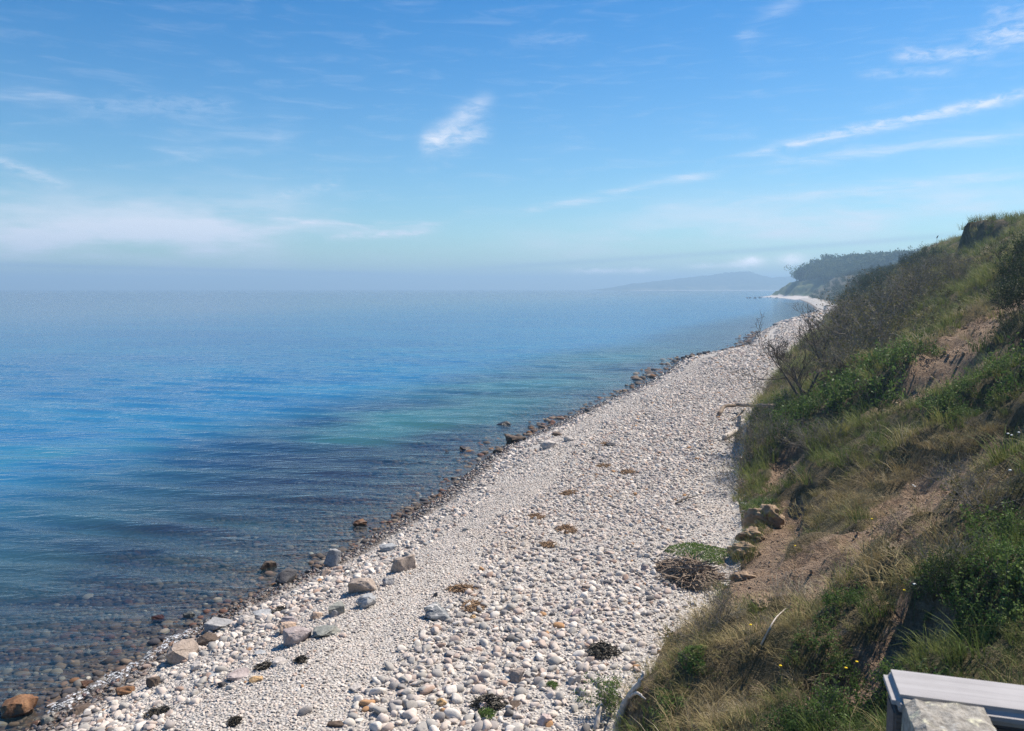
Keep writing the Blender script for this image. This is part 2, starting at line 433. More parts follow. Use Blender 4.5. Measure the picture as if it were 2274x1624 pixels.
def near_line(s, t, pl):
    d = np.full(np.shape(s), 1e9)
    for (a, b) in zip(pl[:-1], pl[1:]):
        ab = b - a; k = np.clip(((s - a[0]) * ab[0] + (t - a[1]) * ab[1]) / (ab @ ab + 1e-9), 0, 1)
        d = np.minimum(d, np.hypot(s - a[0] - ab[0] * k, t - a[1] - ab[1] * k))
    return d
def scar_mask(s, t):
    m = np.zeros(np.shape(s))
    wob = 0.5 * fbm(s * 0.9, t * 0.9, 91, 3)
    for pl, r, dep in SCARS:
        bb0, bb1 = pl.min(0) - r * 3, pl.max(0) + r * 3
        inside = (s > bb0[0]) & (s < bb1[0]) & (t > bb0[1]) & (t < bb1[1])
        if not np.any(inside): continue
        d = np.where(inside, near_line(s, t, pl) + wob * r, 1e9)
        m = np.maximum(m, 1 - sst(r * 0.65, r * 1.15, d))
    return m
def height(s, t):
    s = np.asarray(s, float); t = np.asarray(t, float)
    w = toe(s); t0 = shore(s)
    u = t - t0
    sea = np.where(u > -14, 0.095 * u, 0.095 * -14 + 0.16 * (u + 14)); sea = np.maximum(sea, -7) + 0.07 * fbm(s * 0.5, t * 0.5, 3)
    bw = w - t0
    be = 0.24 * np.minimum(u, 1.8) + 0.62 * sst(1.2, 4.6, u) + 0.16 * sst(0.5, 1.0, u / bw) + 0.11 * fbm(s * 0.35, u * 0.6, 5) * sst(0.3, 2, u)
    z = np.where(u < 0, sea * 1.0, be)
    q = t - w + 0.9 * fbm(s * 0.45, t * 0.2, 21, 3)
    ramp = sst(0.0, 2.5, q)
    scarp = sst(-0.15, 0.35, vnoise(s * 0.16, 0 * s, 44))
    sl = (0.62 + 0.16 * sst(150, 180, s)) * np.maximum(q, 0) + 0.9 * scarp * sst(0.0, 0.55, q) - 0.5 * scarp * sst(0.6, 3.5, q)
    gul = fbm(s * 0.22 + 0.10 * q, q * 0.055, 31, 4)
    sl = sl + ramp * (0.9 * gul + 0.34 * fbm(s * 0.6 + 0.2 * q, q * 0.28, 35, 4) + 0.24 * fbm(s * 1.7, q * 1.3, 37, 4))
    hc = np.interp(s, CREST_S, CREST_H) - be + 0.5 * fbm(s * 0.12, t * 0.05, 39)
    k = 1.1
    hh = np.clip(0.5 + 0.5 * (hc + 0.02 * q - sl) / k, 0, 1)
    sl = (hc + 0.02 * q) * (1 - hh) + sl * hh - k * hh * (1 - hh)
    z = z + np.where(q > 0, sl, 0)
    # the turf-capped block that stands proud at the top of the slope, its seaward face broken off
    eb = 15.0 + np.maximum(0, 145.0 - s) * 0.42 + 0.6 * vnoise(s * 0.3, 0 * s, 66)
    blk = sst(-0.7, 0.5, q - eb) * (1 - sst(144.2, 146.0, s + 0.5 * vnoise(q * 0.8, 0 * q, 67))) * sst(130, 142, s)
    z = np.where(blk > 0, np.maximum(z, z * (1 - blk) + blk * (14.6 + 0.004 * (q - 16) + 0.12 * vnoise(s * 0.5, q * 0.5, 68))), z)
    if SCARS:
        m = scar_mask(s, t); z = z - m * sst(0.2, 1.5, q) * (0.42 + 0.26 * fbm(s * 2.2, t * 1.5, 95, 3) + 0.10 * fbm(s * 5.1, t * 4.1, 96, 2))
    return z
def P3(s, t, dz=0.0):
    p = P2(s, t); return np.concatenate([p, (height(s, t) + dz)[..., None]], -1)
def hits(pxs):
    """where the sight lines through these pixels meet the land or seabed, as rows s, t, x, y, z"""
    K = np.exp(np.linspace(math.log(2.0), math.log(520), 700)); out = []
    D = np.array([ray(*p) for p in pxs])
    pts = np.array((0, 0, CAM_H)) + D[:, None, :] * K[None, :, None]
    st = ST(pts[..., :2].reshape(-1, 2)); z = height(st[:, 0], st[:, 1]).reshape(len(D), -1)
    st = st.reshape(len(D), -1, 2)
    below = pts[..., 2] < z
    for i in range(len(D)):
        j = int(np.argmax(below[i])) if below[i].any() else len(K) - 1
        j = max(j, 1); a = pts[i, j - 1, 2] - z[i, j - 1]; b = pts[i, j, 2] - z[i, j]
        f = a / (a - b) if a != b else 1
        sv = st[i, j - 1] * (1 - f) + st[i, j] * f; pv = pts[i, j - 1] * (1 - f) + pts[i, j] * f
        out.append((*sv, *pv))
    return np.array(out)
def hit(u, v): return hits([(u, v)])[0]
def skyline(u):
    """lowest pixel row that still shows bare ground of the slope in this pixel column"""
    y = np.concatenate([np.linspace(3, 60, 200), np.linspace(61, 330, 400)]); d = ray(u, 600); x = d[0] / d[1] * y
    st = ST(np.stack([x, y], 1)); r = height(st[:, 0], st[:, 1]) - CAM_H; cp, sp = math.cos(PITCH), math.sin(PITCH)
    v = CY - FPX * (y * sp + r * cp) / (y * cp - r * sp); return float(np.where(st[:, 1] - toe(st[:, 0]) < 40, v, 9e9).min())
def on_slope(pxs): return [(u, max(v, skyline(u) + 4.0)) for u, v in pxs]

scar_px = [([(2330, 930), (2230, 985), (2100, 1045), (1950, 1140), (1800, 1240), (1710, 1305)], 1.15), ([(2330, 625), (2230, 680), (2165, 725), (2100, 785), (2060, 830)], 1.5),
           ([(2060, 825), (1990, 882), (1950, 915)], 0.8), ([(2250, 765), (2150, 800), (2090, 850)], 0.8), ([(1765, 1115), (1735, 1180), (1670, 1255), (1690, 1310)], 0.5),
           ([(1758, 1005), (1735, 1062)], 0.6), ([(2040, 1375), (1950, 1440), (1880, 1485)], 0.50), ([(2330, 1010), (2150, 1085), (2050, 1145)], 0.70),
           ([(1840, 1290), (1760, 1340), (1700, 1370)], 0.25), ([(2000, 1290), (1900, 1330)], 0.2)]
_new = []
for pts_, r_ in scar_px:
    h_ = hits(pts_); _new.append((h_[:, :2], r_, 0.4))
SCARS.extend(_new)

# stations along the coast, finer near the camera
ss = [s_of_y(-9.0)]
while ss[-1] < SB[-1] - 3:
    p = P2(ss[-1], 9.0); ss.append(ss[-1] + max(0.16, 0.0125 * float(np.hypot(p[0], p[1]))))
ss = np.array(ss)
def strip(name, tf, mat, kind='structure', extra=None):
    nt = tf(ss[:1]).shape[1]; T_ = tf(ss); Sg = np.repeat(ss[:, None], nt, 1)
    v = P3(Sg.ravel(), T_.ravel())
    me = mesh(name, v, grid_faces(len(ss), nt), mat, True)
    if extra: extra(me, Sg.ravel(), T_.ravel())
    o = link(name, me); tag(o, kind=kind); return o

# ground materials
m_beach, T, b = material('shingle')
wp = worldpos(T)
vor = T.n('ShaderNodeTexVoronoi'); T.put(vor.inputs['Vector'], wp); vor.inputs['Scale'].default_value = 19
vor2 = T.n('ShaderNodeTexVoronoi'); T.put(vor2.inputs['Vector'], wp); vor2.inputs['Scale'].default_value = 6.5
sp_ = T.n('ShaderNodeSeparateColor'); T.put(sp_.inputs[0], vor.outputs['Color'])
c_ = T.ramp(V(T, sp_.outputs[0]), [(0.0, (0.40, 0.375, 0.34)), (0.25, (0.50, 0.465, 0.425)), (0.55, (0.56, 0.525, 0.485)), (0.85, (0.63, 0.60, 0.56)), (0.95, (0.26, 0.25, 0.24))], 'CONSTANT')
edge = T.sstep(V(T, vor.outputs['Distance']), 0.15, 0.75)
c_ = T.mix(edge * 0.6, c_, (0.24, 0.22, 0.195))
ns = T.noise(wp, 0.55, 4)
c_ = T.mix(T.sstep(ns, 0.55, 0.75) * 0.35, c_, (0.42, 0.34, 0.26))
szz = T.n('ShaderNodeSeparateXYZ'); T.put(szz.inputs[0], wp)
wet_ = 1.0 - T.sstep(V(T, szz.outputs[2]) + (ns - 0.5) * 0.2, 0.13, 0.30)
c_ = T.mix(wet_, c_, T.mix(1.0, c_, (0.30, 0.25, 0.21), 'MULTIPLY'))
T.put(b.inputs['Base Color'], c_)
T.put(b.inputs['Normal'], T.bump((1.0 - V(T, vor.outputs['Distance'])) * 1.0 + V(T, vor2.outputs['Distance']) * -0.5, 0.9, 0.04))

m_bed, T, b = material('seabed_ground')
wp = worldpos(T)
vb = T.n('ShaderNodeTexVoronoi'); T.put(vb.inputs['Vector'], wp); vb.inputs['Scale'].default_value = 9
sb = T.n('ShaderNodeSeparateColor'); T.put(sb.inputs[0], vb.outputs['Color'])
c_ = T.ramp(V(T, sb.outputs[0]), [(0.0, (0.075, 0.055, 0.045)), (0.3, (0.13, 0.095, 0.07)), (0.6, (0.10, 0.065, 0.05)), (0.8, (0.17, 0.14, 0.11)), (0.93, (0.05, 0.045, 0.045))], 'CONSTANT')
c_ = T.mix(T.sstep(V(T, vb.outputs['Distance']), 0.25, 0.8) * 0.6, c_, (0.03, 0.026, 0.023))
T.put(b.inputs['Base Color'], c_)

m_slope, T, b = material('slope_soil')
wp = worldpos(T)
soil = T.attr('soil').outputs['Fac']
n1 = T.noise(wp, 0.9, 5, 0.6); n2 = T.noise(wp, 7, 4, 0.65); n3 = T.noise(wp, 30, 3, 0.7)
sand = T.mix(T.sstep(n2, 0.35, 0.68), (0.25, 0.170, 0.112), (0.40, 0.290, 0.200))
sand = T.mix(T.sstep(n3, 0.60, 0.72) * 0.6, sand, (0.17, 0.115, 0.075))
turf = T.mix(T.sstep(n1, 0.38, 0.62), (0.075, 0.075, 0.032), (0.15, 0.115, 0.060))
turf = T.mix(T.sstep(n3, 0.45, 0.7) * 0.6, turf, (0.24, 0.185, 0.11))
T.put(b.inputs['Base Color'], T.mix(T.sstep(V(T, soil) + (n2 - 0.5) * 0.8, 0.35, 0.62), turf, sand))
T.put(b.inputs['Normal'], T.bump(n2 + n3 * 0.6, 1.0, 0.22))

def t_bed(s):
    k = np.concatenate([np.linspace(-70, -14, 22), np.linspace(-13, 0, 44)]); return shore(s)[:, None] + k[None, :]
def t_beach(s):
    k = np.linspace(0, 1, 56); a = shore(s)[:, None]; return a + (toe(s)[:, None] - a) * k[None, :]
QS = np.concatenate([np.linspace(0, 8, 58), np.linspace(8.2, 30, 90), np.linspace(31, 80, 24)])
def t_slope(s): return toe(s)[:, None] + QS[None, :]
def slope_attr(me, s, t): fattr(me, 'soil', np.clip(scar_mask(s, t) + 0.55 * (1 - sst(0, 1.6, t - toe(s))) , 0, 1))
strip('seabed', t_bed, m_bed)
strip('beach', t_beach, m_beach)
strip('hillside', t_slope, m_slope, extra=slope_attr)

# ------------------------------------------------------------------ water
def build_water():
    rad = [2.0]
    while rad[-1] < 5100: rad.append(rad[-1] * (0.0 + 1.0075 if rad[-1] < 150 else 1.05))
    rad = np.array(rad); rad[-1] = 5100
    ang = np.radians(np.concatenate([np.linspace(-120, -42, 40), np.linspace(-41.7, 34, 330), np.linspace(35, 80, 24)]))
    r, a = np.meshgrid(rad, ang, indexing='ij')
    x, y = r * np.sin(a), r * np.cos(a)
    z = np.zeros_like(x); fade = 1 - sst(50, 150, r)
    cd = np.array((math.cos(R(22)), -math.sin(R(22))))   # along... travel direction built below
    for i in range(12):
        th = R(-160 + rng.normal() * 12); kx, ky = math.sin(th), math.cos(th)
        lam = rng.uniform(0.7, 3.2); am = 0.0078 * lam ** 0.8 * 0.95
        z += am * fade * np.sin(2 * math.pi * (x * kx + y * ky) / lam + rng.uniform(0, 6.28) + 1.6 * vnoise(x / 7, y / 7, 60 + i))
    st = ST(np.stack([x.ravel(), y.ravel()], 1)); u = st[:, 1] - shore(st[:, 0])
    hb = np.where((st[:, 0] < SB[-1] - 2), height(st[:, 0], st[:, 1]), -6); dep = np.clip(-hb, -0.5, 7)
    dep = np.where(r.ravel() > 500, 7, dep)
    calm = sst(0.0, 0.5, dep).reshape(z.shape)
    me = mesh('water', np.stack([x, y, z * (0.35 + 0.65 * calm)], -1).reshape(-1, 3), grid_faces(len(rad), len(ang)), None, True)
    fattr(me, 'depth', dep)
    fattr(me, 'offing', np.clip(-u, 0, 2000))
    sandy = np.zeros(len(dep)); xf, yf = x.ravel(), y.ravel()
    for (pu, pv, rx, ry, am) in ((1010, 925, 8, 5, 1.0), (1130, 905, 7, 5, .8), (880, 960, 6, 3, .7), (760, 985, 7, 3, .5), (560, 1000, 8, 3, .4), (120, 1015, 9, 4, .38), (300, 960, 10, 4, .25), (1250, 850, 14, 8, .6), (1420, 790, 22, 12, .5)):
        c = on_plane(pu, pv, 0); ca, sa = math.cos(R(35)), math.sin(R(35)); ex, ey = xf - c[0], yf - c[1]
        sandy = np.maximum(sandy, am * np.exp(-((ex * ca + ey * sa) / rx) ** 2 - ((-ex * sa + ey * ca) / ry) ** 2))
    fattr(me, 'sandy', sandy)
    m, T, b = material('sea_water'); m.node_tree.nodes.remove(b); me.materials.append(m)
    wp = worldpos(T)
    rip = T.noise(T.scaled(wp, (0.55, 1.9, 1), rot=(0, 0, R(-20))), 1.0, 4, 0.55, 0.5)
    rip2 = T.noise(T.scaled(wp, (2.2, 6.0, 1), rot=(0, 0, R(-26))), 1.0, 3, 0.55, 0.3)
    swl = T.noise(T.scaled(wp, (0.06, 0.30, 1), rot=(0, 0, R(-14))), 1.0, 3, 0.55, 0.3)
    hgt = rip * 0.85 + rip2 * 0.12 + swl * 0.6
    offg = V(T, T.attr('offing').outputs['Fac'])
    bmp = T.bump(hgt * (1.0 - T.sstep(offg, 25.0, 230.0) * 0.68), 0.8, 0.155)
    fr = T.n('ShaderNodeFresnel'); fr.inputs['IOR'].default_value = 1.333; T.put(fr.inputs['Normal'], bmp)
    gl = T.n('ShaderNodeBsdfGlossy'); gl.inputs['Roughness'].default_value = 0.06; T.put(gl.inputs['Normal'], bmp)
    tr = T.n('ShaderNodeBsdfTransparent'); tr.inputs[0].default_value = (0.90, 0.93, 0.90, 1)
    df = T.n('ShaderNodeBsdfDiffuse')
    dpt = V(T, T.attr('depth').outputs['Fac'])
    big = T.noise(T.scaled(wp, (0.020, 0.055, 1), rot=(0, 0, R(-20))), 1.0, 4, 0.55, 0.6)
    med = T.noise(T.scaled(wp, (0.09, 0.20, 1), rot=(0, 0, R(-20))), 1.0, 3, 0.6, 0.6)
    patch = T.sstep(big * 0.6 + med * 0.4, 0.40, 0.60)
    deepc = T.mix(patch, (0.013, 0.125, 0.290), (0.020, 0.168, 0.325))
    shal = T.mix(patch, (0.010, 0.026, 0.070), (0.030, 0.090, 0.125))
    T.put(df.inputs[0], T.mix(T.sstep(V(T, T.attr('sandy').outputs['Fac']) + (med - 0.5) * 0.9, 0.15, 0.75) * 0.8, T.mix(T.sstep(dpt, 0.5, 2.6), shal, deepc), (0.055, 0.215, 0.235)))
    op = (1.0 - T.math('EXPONENT', (dpt.max(0.0) * -1.5))) * 0.985
    m1 = T.n('ShaderNodeMixShader'); T.put(m1.inputs[0], op); T.t.links.new(tr.outputs[0], m1.inputs[1]); T.t.links.new(df.outputs[0], m1.inputs[2])
    m2 = T.n('ShaderNodeMixShader'); T.t.links.new(fr.outputs[0], m2.inputs[0]); T.t.links.new(m1.outputs[0], m2.inputs[1]); T.t.links.new(gl.outputs[0], m2.inputs[2])
    T.t.links.new(m2.outputs[0], m.node_tree.nodes['Material Output'].inputs[0])
    tag(link('water', me), kind='structure')
build_water()

# ------------------------------------------------------------------ far land
def build_headland():
    line = np.array([P2(SB[-1] - 150, shore(SB[-1] - 150)), P2(SB[-1] - 60, shore(SB[-1] - 60)), on_plane(1772, 667.5, 0), on_plane(1738, 662.5, 0), on_plane(1712, 661.0, 0),
                     on_plane(1690, 660.2, 0) + (0, 6), (270, 800), (330, 850), (480, 920), (800, 1000)], float)
    xs = np.concatenate([np.linspace(120, 420, 110), np.linspace(426, 900, 60)]); ys = np.concatenate([np.linspace(430, 860, 130), np.linspace(868, 1250, 40)])
    X, Y = np.meshgrid(xs, ys, indexing='ij'); x, y = X.ravel(), Y.ravel()
    d = np.full(len(x), 1e9)
    for a, b in zip(line[:-1], line[1:]):
        ab = b - a; k = np.clip(((x - a[0]) * ab[0] + (y - a[1]) * ab[1]) / (ab @ ab), 0, 1)
        d = np.minimum(d, np.hypot(x - a[0] - ab[0] * k, y - a[1] - ab[1] * k))
    poly = np.concatenate([line, [(1500, 1000), (1500, line[0, 1])]]); ins = np.zeros(len(x), bool)
    for a, b in zip(poly, np.roll(poly, -1, 0)):
        ins ^= ((a[1] > y) != (b[1] > y)) & (x < (b[0] - a[0]) * (y - a[1]) / (b[1] - a[1] + 1e-12) + a[0])
    sg = np.where(ins, 1, -1)
    u = d * sg
    bw = 8 + 26 * np.exp(-((y - 560) / 90.0) ** 2)
    q = u - bw + 5 * fbm(x / 18, y / 18, 71)
    z = np.where(u < 0, 0.12 * u, np.minimum(u * 0.16, 1.6)) - 0.2
    z = z + np.where(q > 0, 9.5 * sst(0, 11, q) + 0.24 * np.minimum(q, 48) * sst(0, 30, q), 0) + np.where(q > 0, 1, 0) * fbm((x + 0.5 * y) / 9, (y - 0.5 * x) / 40, 72) * 5.0 * sst(0, 5, q) * (1 - .6 * sst(12, 40, q))
    z = np.maximum(z, -6)
    me = mesh('headland', np.stack([x, y, z], 1), grid_faces(len(xs), len(ys)), None, True)
    fattr(me, 'inland', q)
    m, T, b = material('headland_ground'); me.materials.append(m)
    wp = worldpos(T); q_ = V(T, T.attr('inland').outputs['Fac']); n = T.noise(wp, 0.12, 5, 0.65)
    geo = T.n('ShaderNodeNewGeometry'); sz = T.n('ShaderNodeSeparateXYZ'); T.put(sz.inputs[0], geo.outputs['Normal'])
    green = T.mix(T.sstep(n, 0.4, 0.6), (0.055, 0.085, 0.028), (0.115, 0.125, 0.05))
    green = T.mix(T.sstep(V(T, sz.outputs[2]) + (n - 0.5) * 0.4, 0.62, 0.48), green, (0.10, 0.09, 0.06))
    T.put(b.inputs['Base Color'], T.mix(T.sstep(q_ + (n - 0.5) * 5, -1.0, 2.0), (0.50, 0.46, 0.43), green))
    tag(link('headland', me), kind='structure')
    return x, y, z, q
HX, HY, HZ, HQ = build_headland()

def crown_mesh(name, h, w, n, leaf, mat, seed, lumps=9, lean=0.0, base=0.25):
    rg = np.random.default_rng(seed)
    c = np.stack([rg.normal(0, w * 0.26, lumps) , rg.normal(0, w * 0.26, lumps), rg.uniform(h * (base + 0.12), h * 0.86, lumps)], 1)
    c[:, 0] += lean * c[:, 2]
    rr = rg.uniform(0.22, 0.36, lumps) * w * (1.15 - 0.5 * (c[:, 2] / h))
    k = rg.integers(0, lumps, n); d = rg.normal(size=(n, 3)); d /= np.linalg.norm(d, axis=1)[:, None]
    pos = c[k] + d * (rr[k] * rg.uniform(0.55, 1.08, n) ** 0.6)[:, None] * np.array((1, 1, 0.85))
    v, f = leaf_quads(pos, leaf, rg, 0.8, 0.2)
    return mesh(name, v, f, mat)
def build_forest():
    kinds = []
    mt = plant_material('forest_leaf', [(0.0, (0.05, 0.08, 0.03)), (0.5, (0.085, 0.125, 0.044)), (1.0, (0.135, 0.17, 0.062))], 0.15)
    for i in range(4):
        cm = crown_mesh('forest_tree', 15, 11, 520, 1.25, [mt, M_BARK], 300 + i, 10)
        bm = bmesh.new(); bm.from_mesh(cm)
        tv, tf = tubes([(np.array([(0, 0, -1), (0.2, 0.1, 5), (0.3, 0, 11)]), np.array((0.4, 0.3, 0.12)))], 5)
        vs_ = [bm.verts.new(p) for p in tv]
        for f in tf: bm.faces.new([vs_[j] for j in f]).material_index = 1
        bm.to_mesh(cm); bm.free(); kinds.append(cm)
    rg = np.random.default_rng(5); pts = []
    N = 60000
    ci = rg.integers(0, len(HX), N)
    x = HX[ci] + rg.uniform(-3, 3, N); y = HY[ci] + rg.uniform(-3, 3, N); z = HZ[ci]; q = HQ[ci]
    edge_u = (x / np.maximum(y, 1))
    ok = (q > 19) & (q < 330) & (edge_u > 0.336) & (edge_u < 0.62) & (y > 600) & (y < 1150)
    x, y, z, q = x[ok], y[ok], z[ok], q[ok]
    keep = []; cell = {}
    for i in range(len(x)):
        key = (int(x[i] // 5.6), int(y[i] // 5.6))
        if cell.get(key, 0) < 1: cell[key] = 1; keep.append(i)
        if len(keep) > 4200: break
    k = np.array(keep); n = len(k)
    sc = rg.uniform(0.86, 1.12, n) * (0.66 + 0.30 * sst(18, 50, q[k]))
    instancer('forest', np.stack([x[k], y[k], z[k] - 0.4], 1), np.stack([0 * sc, 0 * sc, rg.uniform(0, 6.28, n)], 1), np.stack([sc, sc, sc * rg.uniform(0.92, 1.08, n)], 1), rg.integers(0, 4, n), kinds, np.clip(0.5 + 0.9 * fbm(x[k] / 60, y[k] / 60, 8) + rg.normal(0, 0.2, n), 0, 1))
build_forest()

def build_far_coast():
    D = 2900.0
    sil = [(1340, 645), (1372, 641), (1405, 636), (1440, 629), (1500, 622), (1560, 614), (1620, 607), (1650, 603), (1680, 596), (1700, 593.5), (1722, 596), (1740, 603), (1775, 612), (1830, 610), (1950, 600), (2150, 606)]
    us = np.array([p[0] for p in sil]); hs = np.array([max(0.0, CAM_H * .85 + (640.3 - p[1]) / FPX * D * .85) for p in sil])
    uu = np.linspace(1340, 2150, 300); dd = np.concatenate([[-8, 0, 12, 30, 38], np.linspace(55, 520, 34), [600, 700]])
    U, Q = np.meshgrid(uu, dd, indexing='ij')
    X = (U - CX) / FPX * D + 0.0 * Q; Y = D + Q + 45 * vnoise(U / 90, U * 0, 4) + 0.10 * (1900 - U)
    H = np.interp(U, us, hs)
    bl = sst(1385, 1440, U)
    prof = np.where(Q < 12, Q * 0.12, np.where(Q < 36, 1.6 + 0 * Q, 0)) * bl
    hill = 0.28 * sst(36, 75, Q) + 0.72 * sst(60, 330, Q)
    Z = -0.4 + prof + np.where(Q >= 36, 1.6 * bl, 0) + np.minimum(H * hill, H) * 0.94 - H * 0.4 * sst(420, 700, Q)
    Z = Z + sst(80, 140, Q) * np.minimum(H * 0.10, 5.5) * (1 + fbm(X / 14, Y / 14, 15, 3)) + sst(38, 60, Q) * fbm(X / 25, Y / 40, 16, 3) * np.minimum(H * 0.16, 6)
    me = mesh('far_headland', np.stack([X, Y, Z], -1).reshape(-1, 3), grid_faces(len(uu), len(dd)), None, False)
    fattr(me, 'inland', Q)
    m, T, b = material('far_headland_ground'); me.materials.append(m)
    q = V(T, T.attr('inland').outputs['Fac']); n = T.noise(worldpos(T), 0.02, 4, 0.6)
    c = T.mix(T.sstep(n, 0.4, 0.6), (0.045, 0.07, 0.025), (0.13, 0.13, 0.06))
    c = T.mix(T.sstep(q, 78, 110), c, (0.035, 0.058, 0.022))
    T.put(b.inputs['Base Color'], T.mix(T.sstep(q + (n - 0.5) * 8, 33, 37), (0.62, 0.58, 0.54), c))
    tag(link('far_headland', me), kind='structure')
build_far_coast()

# ------------------------------------------------------------------ haze
def build_haze():
    me = bpy.data.meshes.new('haze'); bm = bmesh.new(); bmesh.ops.create_cube(bm, size=1.0)
    for v in bm.verts: v.co = Vector((v.co.x * 11000, v.co.y * 11000, 38 + v.co.z * 94))
    bm.to_mesh(me); bm.free()
    m = bpy.data.materials.new('sea_haze'); m.use_nodes = True; m.node_tree.nodes.clear(); T = NT(m.node_tree)
    o = T.n('ShaderNodeOutputMaterial'); pv = T.n('ShaderNodeVolumePrincipled')
    pv.inputs['Color'].default_value = (0.47, 0.72, 0.97, 1); pv.inputs['Density'].default_value = 0.00060; pv.inputs['Anisotropy'].default_value = 0.15
    m.node_tree.links.new(pv.outputs[0], o.inputs['Volume'])
    m.volume_intersection_method = 'FAST' if hasattr(m, 'volume_intersection_method') else None
    me.materials.append(m)
    tag(link('haze', me), kind='stuff')
try:
    build_haze()
except Exception as e:
    print('haze', e); raise
#==PART2==

# ------------------------------------------------------------------ stones
def pebble_mesh(name, seed, mat, sub=2, flat=(0.55, 0.9), ang=0.0):
    rg = np.random.default_rng(seed); bm = bmesh.new(); bmesh.ops.create_icosphere(bm, subdivisions=sub, radius=0.5)
    k = rg.normal(size=(5, 3)) * 1.5; ph = rg.uniform(0, 6.28, 5)
    cuts = [(Vector(rg.normal(size=3)).normalized(), rg.uniform(0.22, 0.38)) for _ in range(int(7 * ang))]
    sx, sy, sz = 1.0, rg.uniform(0.65, 0.95), rg.uniform(*flat)
    for v in bm.verts:
        p = np.array(v.co); r = 1 + 0.10 * sum(math.sin(float(k[i] @ p) * 2.2 + ph[i]) for i in range(5)) / 2
        c = v.co * r
        for nrm, d in cuts:
            e = c.dot(nrm)
            if e > d: c = c - nrm * (e - d) * 0.97
        v.co = (c.x * sx, c.y * sy, c.z * sz)
    me = bpy.data.meshes.new(name); bm.to_mesh(me); bm.free(); me.materials.append(mat); me.shade_smooth(); return me
def rock_mesh(name, seed, mat, dims, pts=16, bevel=0.06, round_=0.0):
    """an angular boulder: hull of random points with worn edges and a pitted skin"""
    rg = np.random.default_rng(seed); bm = bmesh.new()
    for _ in range(pts):
        d = rg.normal(size=3); d /= np.linalg.norm(d); d = np.sign(d) * np.abs(d) ** (0.75 + round_ * 0.25); bm.verts.new(d / max(np.abs(d).max(), 0.6 + round_ * 0.35) * 0.5 * rg.uniform(0.85, 1.0))
    r = bmesh.ops.convex_hull(bm, input=bm.verts)
    bmesh.ops.delete(bm, geom=[g for g in r['geom_interior'] if isinstance(g, bmesh.types.BMVert)], context='VERTS')
    bmesh.ops.dissolve_limit(bm, angle_limit=0.12, verts=bm.verts, edges=bm.edges)
    bmesh.ops.bevel(bm, geom=list(bm.edges), offset=bevel, segments=2, profile=0.6, affect='EDGES', clamp_overlap=True)
    bmesh.ops.triangulate(bm, faces=bm.faces)
    bmesh.ops.subdivide_edges(bm, edges=[e for e in bm.edges if e.calc_length() > 0.14], cuts=2, use_grid_fill=True)
    P_ = np.array([v.co for v in bm.verts]); nn = fbm(P_[:, 0] * 5 + seed, P_[:, 1] * 5 + P_[:, 2] * 3, seed, 4) * 0.10 + fbm(P_[:, 0] * 16, P_[:, 2] * 16 + P_[:, 1] * 9, seed + 3, 3) * 0.03
    bm.normal_update()
    for v, n in zip(bm.verts, nn): v.co += v.normal * float(n)
    for v in bm.verts: v.co = (v.co.x * dims[0], v.co.y * dims[1], v.co.z * dims[2])
    bmesh.ops.triangulate(bm, faces=bm.faces)
    me = bpy.data.meshes.new(name); bm.to_mesh(me); bm.free(); me.materials.append(mat); me.shade_smooth()
    try: me.set_sharp_from_angle(angle=R(38))
    except Exception: pass
    return me

PEB = [pebble_mesh('cobble', 40 + i, M_STONE, 2, (0.36, 0.72), (0.6, 1.2, 2.0)[i % 3]) for i in range(14)]
PEBLO = [pebble_mesh('pebble', 60 + i, M_STONE, 1, (0.4, 0.8)) for i in range(6)]
PEBBED = [pebble_mesh('bed_stone', 70 + i, M_BED, 2 if i < 4 else 1, (0.4, 0.75)) for i in range(6)]
DIST = lambda p: np.linalg.norm(p - np.array((0, 0, CAM_H)), axis=-1)
def in_frame(p, mar=40):
    rel = p - np.array((0, 0, CAM_H)); cp, sp = math.cos(PITCH), math.sin(PITCH)
    f = rel[:, 1] * cp - rel[:, 2] * sp; u_ = CX + FPX * rel[:, 0] / f; v_ = CY - FPX * (rel[:, 1] * sp + rel[:, 2] * cp) / f
    return (f > 0.3) & (u_ > -mar) & (u_ < 2274 + mar) & (v_ < 1624 + mar), u_, v_

